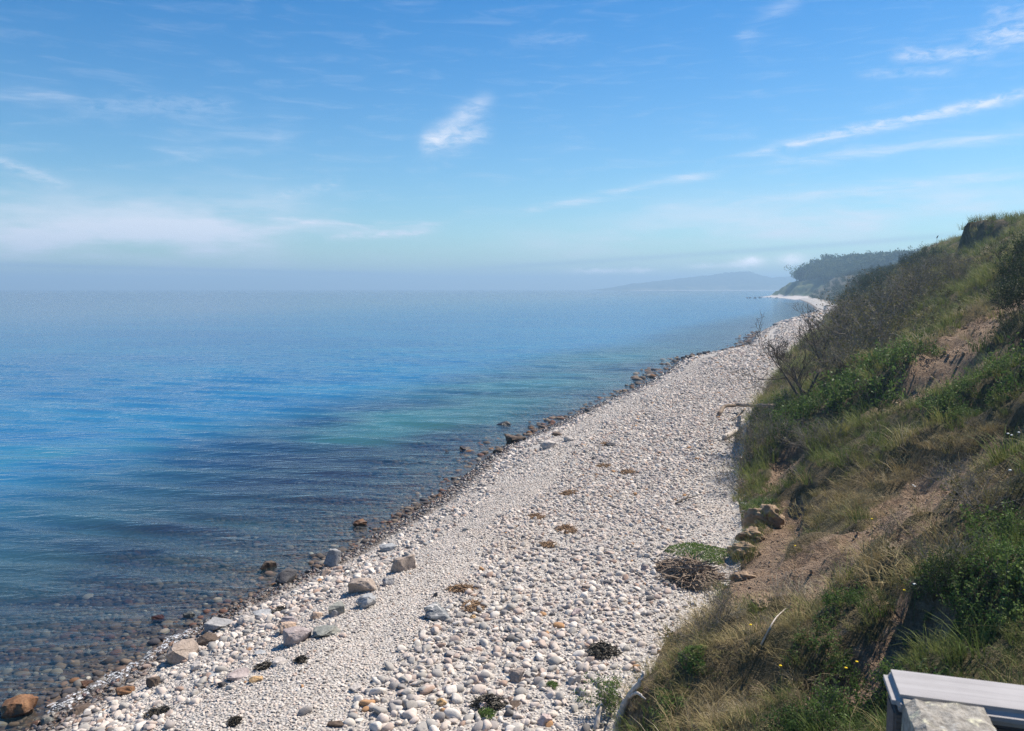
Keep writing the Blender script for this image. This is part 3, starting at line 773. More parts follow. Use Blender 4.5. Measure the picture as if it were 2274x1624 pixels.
# boulders one can single out: centre pixel, width and height in photograph pixels, look
B_ = lambda x, y: (x / 2.527 / 1.0906, (1250 + y / 2.527) / 1.0906)      # from an enlargement of the lower left
C_ = lambda x, y: ((900 + x / 2.675) / 1.0906, (1250 + y / 2.675) / 1.0906)
D_ = lambda x, y: ((700 + x / 2.8425) / 1.0906, (900 + y / 2.8425) / 1.0906)
BM = {
    'beige': boulder_material('beige_granite', (0.31, 0.25, 0.205), (0.45, 0.375, 0.315)), 'pale': boulder_material('pale_granite', (0.46, 0.42, 0.38), (0.60, 0.55, 0.50)),
    'grey': boulder_material('grey_gneiss', (0.25, 0.25, 0.25), (0.42, 0.41, 0.40)), 'blue': boulder_material('blue_grey_slab', (0.29, 0.30, 0.31), (0.44, 0.45, 0.45)),
    'dark': boulder_material('charcoal_rock', (0.055, 0.055, 0.065), (0.12, 0.115, 0.11)), 'brown': boulder_material('brown_rock', (0.095, 0.068, 0.052), (0.185, 0.14, 0.105)),
    'orange': boulder_material('rust_rock', (0.17, 0.085, 0.045), (0.30, 0.17, 0.09)), 'mauve': boulder_material('mauve_rock', (0.32, 0.27, 0.26), (0.46, 0.40, 0.38)),
    'slate': boulder_material('slate_rock', (0.16, 0.175, 0.185), (0.27, 0.28, 0.28), vein=True), 'olive': boulder_material('green_grey_rock', (0.20, 0.21, 0.19), (0.34, 0.34, 0.30)),
    'peach': boulder_material('peach_stone', (0.46, 0.33, 0.24), (0.58, 0.45, 0.35)), 'weed': boulder_material('weedy_rock', (0.07, 0.022, 0.015), (0.17, 0.065, 0.035)),
    'amber': boulder_material('amber_stone', (0.46, 0.29, 0.13), (0.58, 0.42, 0.25)), 'pink': boulder_material('pink_stone', (0.50, 0.39, 0.36), (0.62, 0.52, 0.48)),
}
# (pixel), width px, flatness, colour, roundness, sink, rotation, label
BOULDERS = [
    (B_(120, 1195), 78, .62, 'orange', .8, .35, .2, 'broad rust orange boulder half under water in the bottom left corner'),
    (B_(1120, 875), 80, .72, 'beige', .6, .12, .4, 'large beige boulder with a dark wet foot just above the foam line'),
    (B_(1345, 690), 74, .42, 'grey', .1, .10, .1, 'grey angular slab leaning over a dark wet rock at the water edge'),
    (B_(1275, 775), 62, .45, 'brown', .4, .15, .5, 'dark brown wet rock under the tipped grey slab'),
    (B_(1505, 662), 46, .70, 'pale', .9, .10, .3, 'rounded pale boulder right of the tipped grey slab'),
    (B_(1605, 612), 50, .42, 'blue', .2, .10, .2, 'blue grey slab between a rounded pale boulder and a dark seaweed tuft'),
    (B_(1755, 408), 64, .75, 'dark', .1, .12, .9, 'black angular boulder at the water edge with a flat shaded face'),
    (B_(2040, 300), 50, 1.05, 'grey', .1, .10, .7, 'tall upright grey boulder with a dark left face at the water edge'),
    (B_(1990, 372), 34, .75, 'peach', .1, .12, .2, 'small tan pointed rock in front of the tall upright grey boulder'),
    (B_(1645, 318), 42, .70, 'brown', .3, .20, .1, 'dark brown pointed boulder standing alone in the shallow water'),
    (B_(2200, 52), 42, .60, 'orange', .8, .20, .3, 'wet orange brown boulder glinting in the shallows farther up the shore'),
    (B_(975, 622), 36, .55, 'weed', .6, .2, .2, 'low stone covered in red brown seaweed out in the shallow water'),
    (B_(1155, 600), 30, .6, 'olive', .6, .2, .4, 'tan green stone just under the water beyond the foam'),
    (B_(1755, 705), 50, .68, 'peach', .9, .12, .1, 'smooth peach coloured boulder among the pale cobbles'),
    (B_(1822, 765), 74, .70, 'mauve', .2, .12, .7, 'large grey mauve slab on edge beside the peach boulder'),
    (B_(1985, 722), 76, .40, 'olive', .1, .10, .6, 'long flat green grey slab at the edge of the gravel band'),
    (B_(2052, 602), 46, .85, 'olive', .2, .12, .3, 'upright grey brown boulder above the long green grey slab'),
    (B_(1935, 622), 36, .7, 'peach', .3, .12, .8, 'small tan boulder with a flat face left of the upright grey brown one'),
    (B_(1768, 655), 46, .5, 'mauve', .6, .12, .5, 'low pale mauve stone above the smooth peach boulder'),
    (B_(1600, 838), 34, .25, 'blue', .2, .05, .3, 'thin blue grey flag lying flat on gravel below the peach boulder'),
    (B_(1318, 972), 38, .30, 'blue', .3, .05, .4, 'flat blue grey stone beside the wide mauve slab near the foam'),
    (B_(1455, 985), 62, .36, 'mauve', .2, .06, .6, 'wide flat mauve slab lying between foam line and gravel'),
    (B_(1368, 1036), 30, .65, 'dark', .1, .08, .9, 'charcoal pointed stone at the foot of the wide mauve slab'),
    (B_(1205, 938), 36, .7, 'pale', .9, .1, .2, 'pale rounded stone touching the large beige boulder'),
    (B_(1710, 905), 36, .6, 'pale', .5, .1, .2, 'cream coloured lump on the gravel right of the wide mauve slab'),
    (B_(1565, 1010), 34, .55, 'amber', .7, .1, .1, 'yellowish flat stone at the right end of the wide mauve slab'),
    (B_(938, 1040), 34, .9, 'brown', .6, .1, .5, 'brown upright stone where the foam ends'),
    (B_(770, 1085), 42, .6, 'orange', .5, .12, .3, 'wet rust red rock at the lower end of the foam'),
    (B_(510, 1190), 60, .5, 'brown', .8, .3, .3, 'wet brown boulder in the swash right of the broad orange one'),
    (B_(290, 1265), 34, .55, 'olive', .9, .1, .3, 'oval pale green stone on the shore below the broad orange boulder'),
    (B_(525, 1035), 32, .7, 'orange', .5, .25, .6, 'reddish stone breaking the water beside the upper foam'),
    (B_(2165, 1070), 42, .45, 'pale', .4, .08, .5, 'pale elongated stone alone on the gravel near the bottom edge'),
    (B_(2055, 1290), 40, .4, 'brown', .3, .06, .2, 'dark brown flat stone at the bottom edge of the gravel'),
    ((803, 1312), 74, .62, 'beige', .4, .10, .35, 'large warm beige boulder at the edge of the gravel'),
    ((815, 1345), 52, .75, 'blue', .4, .12, .8, 'striped blue grey boulder below the large warm beige one'),
    ((896, 1266), 64, .72, 'beige', .1, .08, .9, 'angular brown grey boulder with one black shaded face beside the gravel'),
    ((862, 1222), 46, .45, 'blue', .3, .08, .2, 'pale blue flat boulder behind the angular brown grey one'),
    ((862, 1298), 34, .7, 'grey', .4, .1, .2, 'grey stone wedged below the angular brown grey boulder'),
    ((745, 1366), 38, .7, 'grey', .4, .1, .2, 'round grey boulder left of the striped blue grey one'),
    ((976, 1371), 80, .46, 'slate', .1, .04, .05, 'slate coloured wedge of rock with a white vein lying alone on the gravel'),
    ((966, 1325), 15, 1.1, 'dark', .3, .1, .2, 'tiny dark upright stone on gravel behind the slate wedge'),
    (C_(455, 1222), 28, .9, 'amber', .9, .1, .2, 'round amber stone among grey cobbles near the bottom edge'),
    (C_(655, 660), 21, .6, 'amber', 1., .1, .1, 'orange oval cobble right of the slate wedge'),
    (C_(945, 1065), 42, 1.0, 'beige', .3, .12, .6, 'tall brown grey stone standing in the cobble bank'),
    (C_(1318, 1075), 38, .85, 'pale', .3, .12, .4, 'tan blocky stone in the cobble bank above the leafy bush'),
    (C_(1328, 642), 30, .8, 'pink', .4, .12, .2, 'pinkish blocky stone in the middle of the cobble bank'),
    (C_(1095, 1055), 30, .65, 'brown', .4, .12, .7, 'reddish brown stone right of the tall brown grey stone'),
    (C_(735, 1250), 36, .85, 'pink', .8, .12, .2, 'large smooth pink stone right of a dark seaweed clump'),
    (C_(1120, 1340), 40, .8, 'pink', .6, .12, .5, 'large pink beige stone at the bottom edge left of the leafy bush'),
    (C_(1400, 460), 34, .35, 'beige', .5, .08, .4, 'flat tan stone lying low in the upper cobble bank'),
    (C_(930, 1235), 38, .5, 'brown', .5, .12, .4, 'brown flat stone below the tall brown grey stone'),
    (C_(1770, 345), 20, .9, 'mauve', .8, .1, .2, 'upright mauve cobble left of the green mat on the beach'),
    (D_(1480, 363), 31, .42, 'dark', .7, .15, .1, 'black low boulder standing off the beach in clear water'),
    (D_(1212, 532), 22, .5, 'brown', .4, .2, .2, 'small brown rock breaking the surface left of the shore'),
    (D_(1098, 546), 22, .3, 'dark', .4, .2, .3, 'thin dark rock almost awash farthest left of the shore rocks'),
    (D_(1560, 482), 36, .5, 'brown', .3, .12, .4, 'tan brown boulder with a dark seaward end at the waterline'),
    (D_(1445, 556), 36, .5, 'brown', .5, .15, .3, 'rounded reddish brown boulder in the swash'),
    (D_(1790, 525), 30, .6, 'pale', .6, .1, .2, 'pale grey boulder on the cobbles above the waterline'),
    (D_(1925, 480), 19, .6, 'pale', .6, .1, .2, 'smaller pale boulder farther along, right of the pale grey one'),
    (D_(1842, 442), 20, .6, 'brown', .5, .12, .2, 'small brown boulder at the waterline beyond the pale grey one'),
    (D_(2055, 277), 15, .6, 'dark', .4, .12, .2, 'dark small rock at the waterline farther along'),
    (D_(2215, 515), 16, .6, 'dark', .4, .12, .2, 'dark grey stone alone on the far gravel'),
]
def place_boulders():
    hs = hits([b[0] for b in BOULDERS])
    for i, (bp, h) in enumerate(zip(BOULDERS, hs)):
        px, w, fl, colr, rd, sink, rot, lab = bp
        # stones standing in the water are met at the water surface by the eye
        q = on_plane(px[0], px[1], 0.0)
        if h[4] < 0.0: x, y = q; st = ST(q)[0]; z = float(height(st[0], st[1]))
        else: x, y, z = h[2], h[3], h[4]
        farw = px[1] < 1000
        d = math.sqrt(x * x + y * y + (CAM_H - z) ** 2); size = w * d / FPX * (1.15 if farw else .76); sink = sink * (.2 if h[4] < 0 else 1.7)
        H = size * fl * 1.05
        if h[4] < 0: H = max(H, (-z) + size * fl * 0.55)
        me = rock_mesh('boulder', 100 + i, BM[colr], (size * 1.04, size * 0.86, H), 14 + int(14 * rd), 0.05 + 0.09 * rd, rd)
        o = link('boulder', me, None, (x, y, z + H * (0.5 - sink) - 0.02)); o.rotation_euler = (random.uniform(-.12, .12), random.uniform(-.12, .12), rot + random.uniform(-.3, .3))
        tag(o, lab, 'boulder', 'boulders along the water edge' if px[0] < 900 or px[1] < 1010 else 'single stones on the cobble beach')
place_boulders()

def scatter_st(s0, s1, f0, f1, spacing, grow=0.0, jit=0.5, seed=0):
    """jittered stations along the coast between two fractions of the beach width"""
    rg = np.random.default_rng(seed); S, T_ = [], []
    s = s0
    while s < s1:
        a = spacing * (1 + grow * max(0, s - s0))
        w0, w1 = shore(s), toe(s); t0, t1 = w0 + (w1 - w0) * f0(s) if callable(f0) else w0 + (w1 - w0) * f0, w0 + (w1 - w0) * f1(s) if callable(f1) else w0 + (w1 - w0) * f1
        n = max(1, int((t1 - t0) / a)); t = t0 + (np.arange(n) + rg.uniform(-jit, jit, n) + 0.5) * a
        S.append(s + rg.uniform(-jit, jit, n) * a); T_.append(t); s += a
    return np.concatenate(S), np.concatenate(T_)
S_NEAR = s_of_y(8.0); S0 = S_NEAR
def gravel_band(s, t):
    """0..1: how much the fine gravel takes over at this place"""
    f = (t - shore(s)) / (toe(s) - shore(s)); y_ = np.interp(s, SB, BASE[:, 1])
    c = np.interp(y_, [10, 16, 22, 35, 60, 120], [0.50, 0.46, 0.37, 0.29, 0.26, 0.25]); w = np.interp(y_, [10, 22, 35, 60, 120], [0.15, 0.12, 0.11, 0.10, 0.08])
    f = f + 0.10 * fbm(s * 0.22, t * 0.4, 51, 3)
    return 1 - sst(0.75, 1.1, np.abs(f - c) / w)
def build_cobbles():
    rg = np.random.default_rng(11)
    P_, Z_, sizes = [], [], []
    # coarse stones, with a spacing that opens out with distance
    layers = [(S_NEAR, s_of_y(34), 0.0, 1.03, 0.097, 0.0), (s_of_y(34), s_of_y(70), 0.0, 1.0, 0.116, 0.002), (s_of_y(70), s_of_y(170), 0.0, 1.0, 0.185, 0.004), (s_of_y(170), s_of_y(300), 0.0, 1.0, 0.8, 0.003)]
    S, T_, A = [], [], []
    for i, (a, b, f0, f1, sp, gr) in enumerate(layers):
        s, t = scatter_st(a, b, f0, f1, sp, gr, 0.55, 20 + i); S.append(s); T_.append(t); A.append(sp * (1 + gr * np.maximum(0, s - a)))
    S, T_, A = np.concatenate(S), np.concatenate(T_), np.concatenate(A)
    g = gravel_band(S, T_); fr_ = (T_ - shore(S)) / (toe(S) - shore(S)); keep = rg.random(len(S)) > np.maximum(g * 0.99, np.where((fr_ > .5) & (S < s_of_y(26)), .42, 0))
    f = (T_ - shore(S)) / (toe(S) - shore(S))
    pat = fbm(S * 0.35, T_ * 0.5, 53, 3)
    keep &= ~((f < 0.30) & (f > 0.06) & (pat < -0.02) & (rg.random(len(S)) < 0.75))
    keep &= ~((f > 0.86) & (rg.random(len(S)) < (f - 0.82) * 3.2))
    S, T_, A, f = S[keep], T_[keep], A[keep], f[keep]
    size = A * np.clip(rg.lognormal(0.04, 0.46, len(S)), 0.35, 2.3)
    y_ = np.interp(S, SB, BASE[:, 1])
    size *= np.where(f > 0.5, np.interp(y_, [10, 15, 20, 26], [1.62, 1.45, 1.22, 1.0]), np.where(f < .10, 1.0, np.where(f < .36, 1.22, .95))) * (1 - 0.35 * sst(0.82, 1.0, f))
    p = P3(S, T_); p[:, 2] += size * 0.08
    rot = np.stack([rg.normal(0, 0.3, len(S)), rg.normal(0, 0.3, len(S)), rg.uniform(0, 6.28, len(S))], 1)
    tone = rg.random(len(S)); idx = rg.integers(0, len(PEB), len(S))
    vis, u_, v_ = in_frame(p); app = np.where(vis & (f > 0.42) & (v_ < 1618) & (u_ < 1600), size / DIST(p), 0)
    # the 300 that show largest are stones of their own
    top = np.argsort(-app)[:300]
    def words_for(tn):
        for lim, wd in ((.16, 'mid grey'), (.32, 'pale grey'), (.48, 'greyish pink'), (.60, 'pale pink'), (.70, 'off white'), (.78, 'brownish grey'), (.87, 'dull brown'), (.94, 'dark grey'), (.967, 'reddish brown'), (.992, 'near black'), (1.1, 'rust orange')):
            if tn < lim: return wd
    for j in top:
        o = link('cobble', PEB[idx[j]], None, p[j]); o.rotation_euler = rot[j]; o.scale = (size[j],) * 3; o['tone'] = float(tone[j])
        where = 'near the bottom edge' if v_[j] > 1470 else ('half way up' if v_[j] > 1330 else 'at its upper end')
        side = 'beside the fine gravel' if f[j] < 0.62 else ('amid the cobble bank' if f[j] < 0.82 else 'by the grassy slope')
        tag(o, 'large %s rounded cobble %s, %s' % (words_for(tone[j]), side, where), 'cobble', 'large cobbles in the coarse bank')
    m = np.ones(len(S), bool); m[top] = False
    # a few dark boulders have to be kept clear of small stones; the rest is countless shingle
    instancer('cobble_shingle', p[m], rot[m], np.repeat(size[m][:, None], 3, 1), idx[m], PEB, tone[m])
    # fine gravel near the eye
    s, t = scatter_st(S_NEAR, s_of_y(31), 0.05, 1.0, 0.058, 0.0, 0.6, 31)
    ff = (t - shore(s)) / (toe(s) - shore(s)); y_ = np.interp(s, SB, BASE[:, 1])
    k = rg.random(len(s)) < np.clip(0.52 + 0.48 * gravel_band(s, t), 0, 1)
    s, t = s[k], t[k]
    s2, t2 = scatter_st(s_of_y(31), s_of_y(85), 0.05, 0.6, 0.105, 0.003, 0.6, 32); k = rg.random(len(s2)) < gravel_band(s2, t2) * .95
    s, t = np.concatenate([s, s2[k]]), np.concatenate([t, t2[k]]); big = np.concatenate([np.ones(len(s) - k.sum()), np.full(k.sum(), 1.7)])
    p = P3(s, t); v, _, _ = in_frame(p, 80); p, big = p[v], big[v]; n = len(p)
    sz = 0.046 * big * np.clip(rg.lognormal(0, 0.35, n), 0.5, 2.2)
    instancer('fine_gravel', p + np.stack([0 * sz, 0 * sz, sz * 0.12], 1), np.stack([rg.normal(0, 0.4, n), rg.normal(0, 0.4, n), rg.uniform(0, 6.28, n)], 1), np.stack([sz, sz, sz * .5], 1), rg.integers(0, 6, n), PEBLO, np.where(rg.random(n) < .8, .16 + .5 * rg.random(n), rg.random(n)))
    # stones on the seabed
    S, T_, A = [], [], []
    for (a, b, u0, u1, sp, sd) in ((S_NEAR, s_of_y(34), -8.5, 0.3, 0.15, 41), (s_of_y(34), s_of_y(70), -6, -0.1, 0.25, 42), (s_of_y(70), s_of_y(150), -3, -0.1, 0.45, 43)):
        s = a
        r2 = np.random.default_rng(sd)
        while s < b:
            n = int((u1 - u0) / sp); t = shore(s) + u0 + (np.arange(n) + r2.random(n)) * sp
            S.append(np.full(n, s) + r2.uniform(-.5, .5, n) * sp); T_.append(t); A.append(np.full(n, sp)); s += sp
    S, T_, A = map(np.concatenate, (S, T_, A)); p = P3(S, T_); v, _, _ = in_frame(p, 60)
    p, A = p[v], A[v]; n = len(p); sz = A * np.clip(rg.lognormal(-0.30, 0.55, n), 0.3, 2.4)
    instancer('seabed_stones', p, np.stack([rg.normal(0, 0.2, n), rg.normal(0, 0.2, n), rg.uniform(0, 6.28, n)], 1), np.repeat(sz[:, None], 3, 1), rg.integers(0, 6, n), PEBBED, rg.random(n))
build_cobbles()

# rocks along the farther waterline
def build_far_rocks():
    E_ = lambda x, y: ((1440 + x / 3.69) / 1.0906, (760 + y / 3.69) / 1.0906)
    F_ = lambda x, y: ((1700 + x / 2.9154) / 1.0906, (480 + y / 2.9154) / 1.0906)
    rows = [([E_(720, 395), E_(830, 385), E_(900, 365), E_(985, 350), E_(1060, 342), E_(1150, 333), E_(1195, 328)], 16, 9, 'dark', 'dark round rock in the row at the first bend of the waterline', 'dark rocks at the first bend'),
            ([E_(780, 425), E_(850, 420), E_(920, 405), E_(990, 372), E_(1100, 358)], 12, 8, 'brown', 'brown rock behind the dark row at the first bend', 'brown rocks at the first bend'),
            ([E_(1290, 300), E_(1340, 297), E_(1400, 268), E_(1440, 240), E_(1530, 180), E_(1600, 145)], 14, 6, 'dark', 'small dark rock on the waterline past the first bend', 'dark rocks past the first bend'),
            ([F_(545, 880), F_(590, 868), F_(640, 862), F_(690, 852), F_(750, 838)], 16, 5, 'dark', 'dark rock of the heap at the second bend of the shore', 'dark rocks at the second bend'),
            ([F_(560, 905), F_(620, 885), F_(700, 865), F_(760, 850)], 10, 5, 'beige', 'pale rock behind the dark heap at the second bend', 'pale rocks at the second bend'),
            ([F_(765, 805), F_(800, 798), F_(840, 788)], 9, 4.5, 'dark', 'far dark rock where the bay curves back', 'dark rocks in the bay'),
            ([F_(310, 706), F_(370, 706), F_(430, 700), F_(480, 700), F_(530, 703), F_(560, 706)], 26, 3.6, 'grey', 'rock of the line running out from the headland point', 'rocks off the headland point'),
            ([D_(1500, 590), D_(1600, 520), D_(1700, 455), D_(1850, 405), D_(2000, 345), D_(2150, 270), D_(2270, 200)], 22, 8, 'dark', 'wet dark stone on the middle stretch of the waterline', 'wet stones along the middle waterline'),
            ([D_(1150, 760), D_(1250, 720), D_(1350, 660), D_(1450, 620)], 12, 9, 'brown', 'wet reddish brown stone on the near stretch of the waterline', 'wet stones along the near waterline')]
    rg = np.random.default_rng(77)
    vari = {c: [rock_mesh('waterline_rock', 200 + 7 * i + hash_i, BM[c], (1, .85, .75), 16, .08, .5) for i in range(3)] for hash_i, c in enumerate(('dark', 'brown', 'beige', 'grey'))}
    for pl, n, wpx, c, lab, grp in rows:
        pl = np.array(pl); L = np.concatenate([[0], np.cumsum(np.linalg.norm(np.diff(pl, axis=0), axis=1))])
        for i in range(n):
            k = np.clip((i + rg.uniform(-1.3, 1.3)) / max(1, n - 1), 0, 1) * L[-1]
            u, v = np.interp(k, L, pl[:, 0]) + rg.normal(0, 2), np.interp(k, L, pl[:, 1]) + rg.normal(0, 1.2)
            x, y = on_plane(u, v, 0.1); sz = wpx * rg.uniform(.55, 1.35) * math.hypot(x, y) / FPX
            o = link('waterline_rock', vari[c][rg.integers(0, 3)], None, (x, y, sz * 0.14)); o.scale = (sz * rg.uniform(.8, 1.3), sz, sz * rg.uniform(.8, 1.1)); o.rotation_euler = (rg.normal(0, .2), rg.normal(0, .2), rg.uniform(0, 6.28))
            tag(o, lab, 'rock', grp)
build_far_rocks()

# ------------------------------------------------------------------ plants: the meshes
def blades(n, rad, hmin, hmax, wid, bend, rg, seg=3, lean=(0, 0)):
    """curved tapering blades of grass from a small base disc"""
    vs_, fs, off = [], [], 0
    a = rg.uniform(0, 6.28, n); r = rad * np.sqrt(rg.random(n)); az = a + rg.normal(0, 0.7, n); h = rg.uniform(hmin, hmax, n); bd = bend * rg.uniform(0.3, 1.2, n); w = wid * rg.uniform(.7, 1.3, n)
    for i in range(n):
        k = np.linspace(0, 1, seg + 1); out = np.array((math.cos(az[i]), math.sin(az[i]))); sd = np.array((-out[1], out[0]))
        rr = bd[i] * h[i] * k ** 1.8; zz = h[i] * (k - 0.45 * bd[i] * k ** 2.4)
        cx = r[i] * math.cos(a[i]) + out[0] * rr + lean[0] * k ** 1.5 * h[i]; cy = r[i] * math.sin(a[i]) + out[1] * rr + lean[1] * k ** 1.5 * h[i]
        ww = w[i] * (1 - k ** 1.6) * 0.5 + 0.0004
        L = np.stack([cx - sd[0] * ww, cy - sd[1] * ww, zz], 1); Rr = np.stack([cx + sd[0] * ww, cy + sd[1] * ww, zz], 1)
        vs_.append(np.stack([L, Rr], 1).reshape(-1, 3))
        for j in range(seg): fs.append((off + 2 * j, off + 2 * j + 1, off + 2 * j + 3, off + 2 * j + 2))
        off += 2 * (seg + 1)
    return np.concatenate(vs_), fs
def join(parts, name, mats):
    """[(verts, faces, material index)] -> one mesh"""
    V_, F_, MI, off = [], [], [], 0
    for v, f, mi in parts:
        v = np.asarray(v); f = f.tolist() if isinstance(f, np.ndarray) else f
        V_.append(v); F_ += [tuple(i + off for i in q) for q in f]; MI += [mi] * len(f); off += len(v)
    me = mesh(name, np.concatenate(V_), F_, mats); me.polygons.foreach_set('material_index', np.array(MI, np.int32)); return me
def herb(rg, h, n_st, leaf, per=14):
    parts = []; lines, pos = [], []
    for _ in range(n_st):
        a = rg.uniform(0, 6.28); b0 = np.array((rg.normal(0, .10), rg.normal(0, .10), -.03)); tip = b0 + np.array((math.cos(a) * .22 * h, math.sin(a) * .22 * h, h * rg.uniform(.6, 1.1)))
        k = np.linspace(0, 1, 4)[:, None]; pts = b0 * (1 - k) + tip * k; lines.append((pts, np.linspace(.0035, .0015, 4)))
        q = rg.uniform(.2, 1, per)[:, None]; pos.append(b0 * (1 - q) + tip * q + rg.normal(0, .02, (per, 3)))
    v, f = tubes(lines, 3); parts.append((v, f, 1)); v, f = leaf_quads(np.concatenate(pos), leaf, rg, .55, .2); parts.append((v, f, 0)); return parts
def twigs(rg, h, spread, n0, r0, gen=2, kids=5, droop=0.0):
    """stems that fork into ever thinner twigs"""
    lines = []; tips = []
    def grow(p, d, L, r, g):
        k = 5 if g == 0 else 3; pts = [p]; dd = d.copy()
        for _ in range(k):
            dd = dd + rg.normal(0, .16, 3); dd[2] += .05 - droop; dd /= np.linalg.norm(dd); pts.append(pts[-1] + dd * L / k)
        pts = np.array(pts); lines.append((pts, np.linspace(r, r * .45, len(pts)))); tips.append(pts[len(pts) // 2:])
        if g < gen:
            for _ in range(kids if g == 0 else max(2, kids - 1)):
                j = rg.integers(1 if g else 2, len(pts)); nd = dd + rg.normal(0, .62, 3); nd[2] += .1; nd /= np.linalg.norm(nd)
                grow(pts[j], nd, L * rg.uniform(.38, .65), r * .5, g + 1)
    for _ in range(n0):
        a = rg.uniform(0, 6.28); d = np.array((math.cos(a) * spread * rg.random(), math.sin(a) * spread * rg.random(), 1.0)); d /= np.linalg.norm(d)
        grow(np.array((rg.normal(0, .08 * h), rg.normal(0, .08 * h), -.15)), d, h * rg.uniform(.55, .8), r0, 0)
    return lines, np.concatenate(tips)

rgp = np.random.default_rng(123)
GR = [join([(*blades(50, .13, .13, .38, .0075, .75, rgp), 0)], 'grass_tuft', M_GRASS) for _ in range(5)]
DR = [join([(*blades(52, .14, .12, .38, .0055, .95, rgp), 0)], 'dry_tuft', M_DRY) for _ in range(4)]
DRS = [join([(*blades(90, .24, .06, .20, .0055, 1.1, rgp, 2), 0)], 'dry_mat', M_DRY) for _ in range(3)]
MIX = [join([(*blades(28, .14, .13, .34, .007, .8, rgp), 0), (*blades(26, .14, .14, .40, .0055, .95, rgp), 1)], 'mixed_tuft', [M_GRASS, M_DRY]) for _ in range(4)]
HB = [join(herb(rgp, .40, 11, .046, 18), 'herb', [M_LEAF, M_DRIFTBROWN]) for _ in range(4)]
HBL = [join(herb(rgp, .22, 10, .045, 10), 'low_herb', [M_OLIVE, M_DRIFTBROWN]) for _ in range(3)]
STK = [join([(*tubes([(np.cumsum(np.concatenate([[(rgp.normal(0, .1), rgp.normal(0, .1), 0)], np.stack([rgp.normal(d0, .03, 5), rgp.normal(d1, .03, 5), rgp.uniform(.06, .15, 5) - np.arange(5) * .012], 1)]), 0), np.linspace(.0045, .0015, 6)) for d0, d1 in rgp.normal(0, .09, (9, 2))], 3), 0)], 'dead_stalks', M_DRY) for _ in range(4)]
def brush_mesh(i):
    l, tp = twigs(rgp, .75, 1.5, 9, .005, 2, 4); v, f = tubes(l, 3)
    lq = leaf_quads(tp[rgp.integers(0, len(tp), 40)] + rgp.normal(0, .03, (40, 3)), .04, rgp)
    return join([(v, f, 0), (*lq, 1)], 'twig_brush', [M_TWIG, M_OLIVE])
BR = [brush_mesh(i) for i in range(3)]

# ------------------------------------------------------------------ plants: where they grow
blob_px = [  # green, lush places: pixel, radius in metres, kind
    (2150, 640, 5.0, 'g'), (2215, 610, 4.0, 'g'), (2080, 700, 3.2, 'g'), (2040, 730, 2.5, 'g'), (1985, 775, 2.6, 'g'), (2240, 860, 1.8, 'g'), (2190, 830, 1.2, 'g'), (1900, 850, 3.2, 'h'), (1950, 835, 2.0, 'g'), (1840, 900, 2.2, 'g'),
    (1780, 940, 1.6, 'g'), (1700, 1082, .55, 'g'), (1690, 1140, .5, 'h'), (2230, 1240, .75, 'h'), (2250, 1330, .7, 'h'), (2200, 1200, .5, 'h'), (2085, 1325, .40, 'h'), (1870, 1345, .35, 'h'), (1850, 1520, .5, 'h'), (1830, 1600, .5, 'h'),
    (1990, 1560, .5, 'h'), (2190, 870, 1.6, 'h'), (1730, 1385, .45, 'h'), (2000, 810, 1.6, 'h'), (1940, 1010, 1.0, 'g'), (2050, 930, 1.2, 'g'), (2160, 960, .9, 'g'), (1470, 1610, .3, 'h'), (1730, 910, .9, 'h'), (1760, 985, .6, 'h')]
blob_h = hits([(b[0], b[1]) for b in blob_px])
dry_px = [(1950, 1180, 2.2), (2060, 1090, 2.2), (1840, 1200, 1.6), (1800, 1150, 1.3), (2150, 1020, 1.8), (1660, 1480, .8), (1590, 1560, .7), (1720, 1470, .8), (1940, 1070, 2), (2090, 1190, 1.2), (1800, 1410, .6), (1560, 1600, .6), (1680, 1420, .5)]
dry_h = hits([(b[0], b[1]) for b in dry_px])
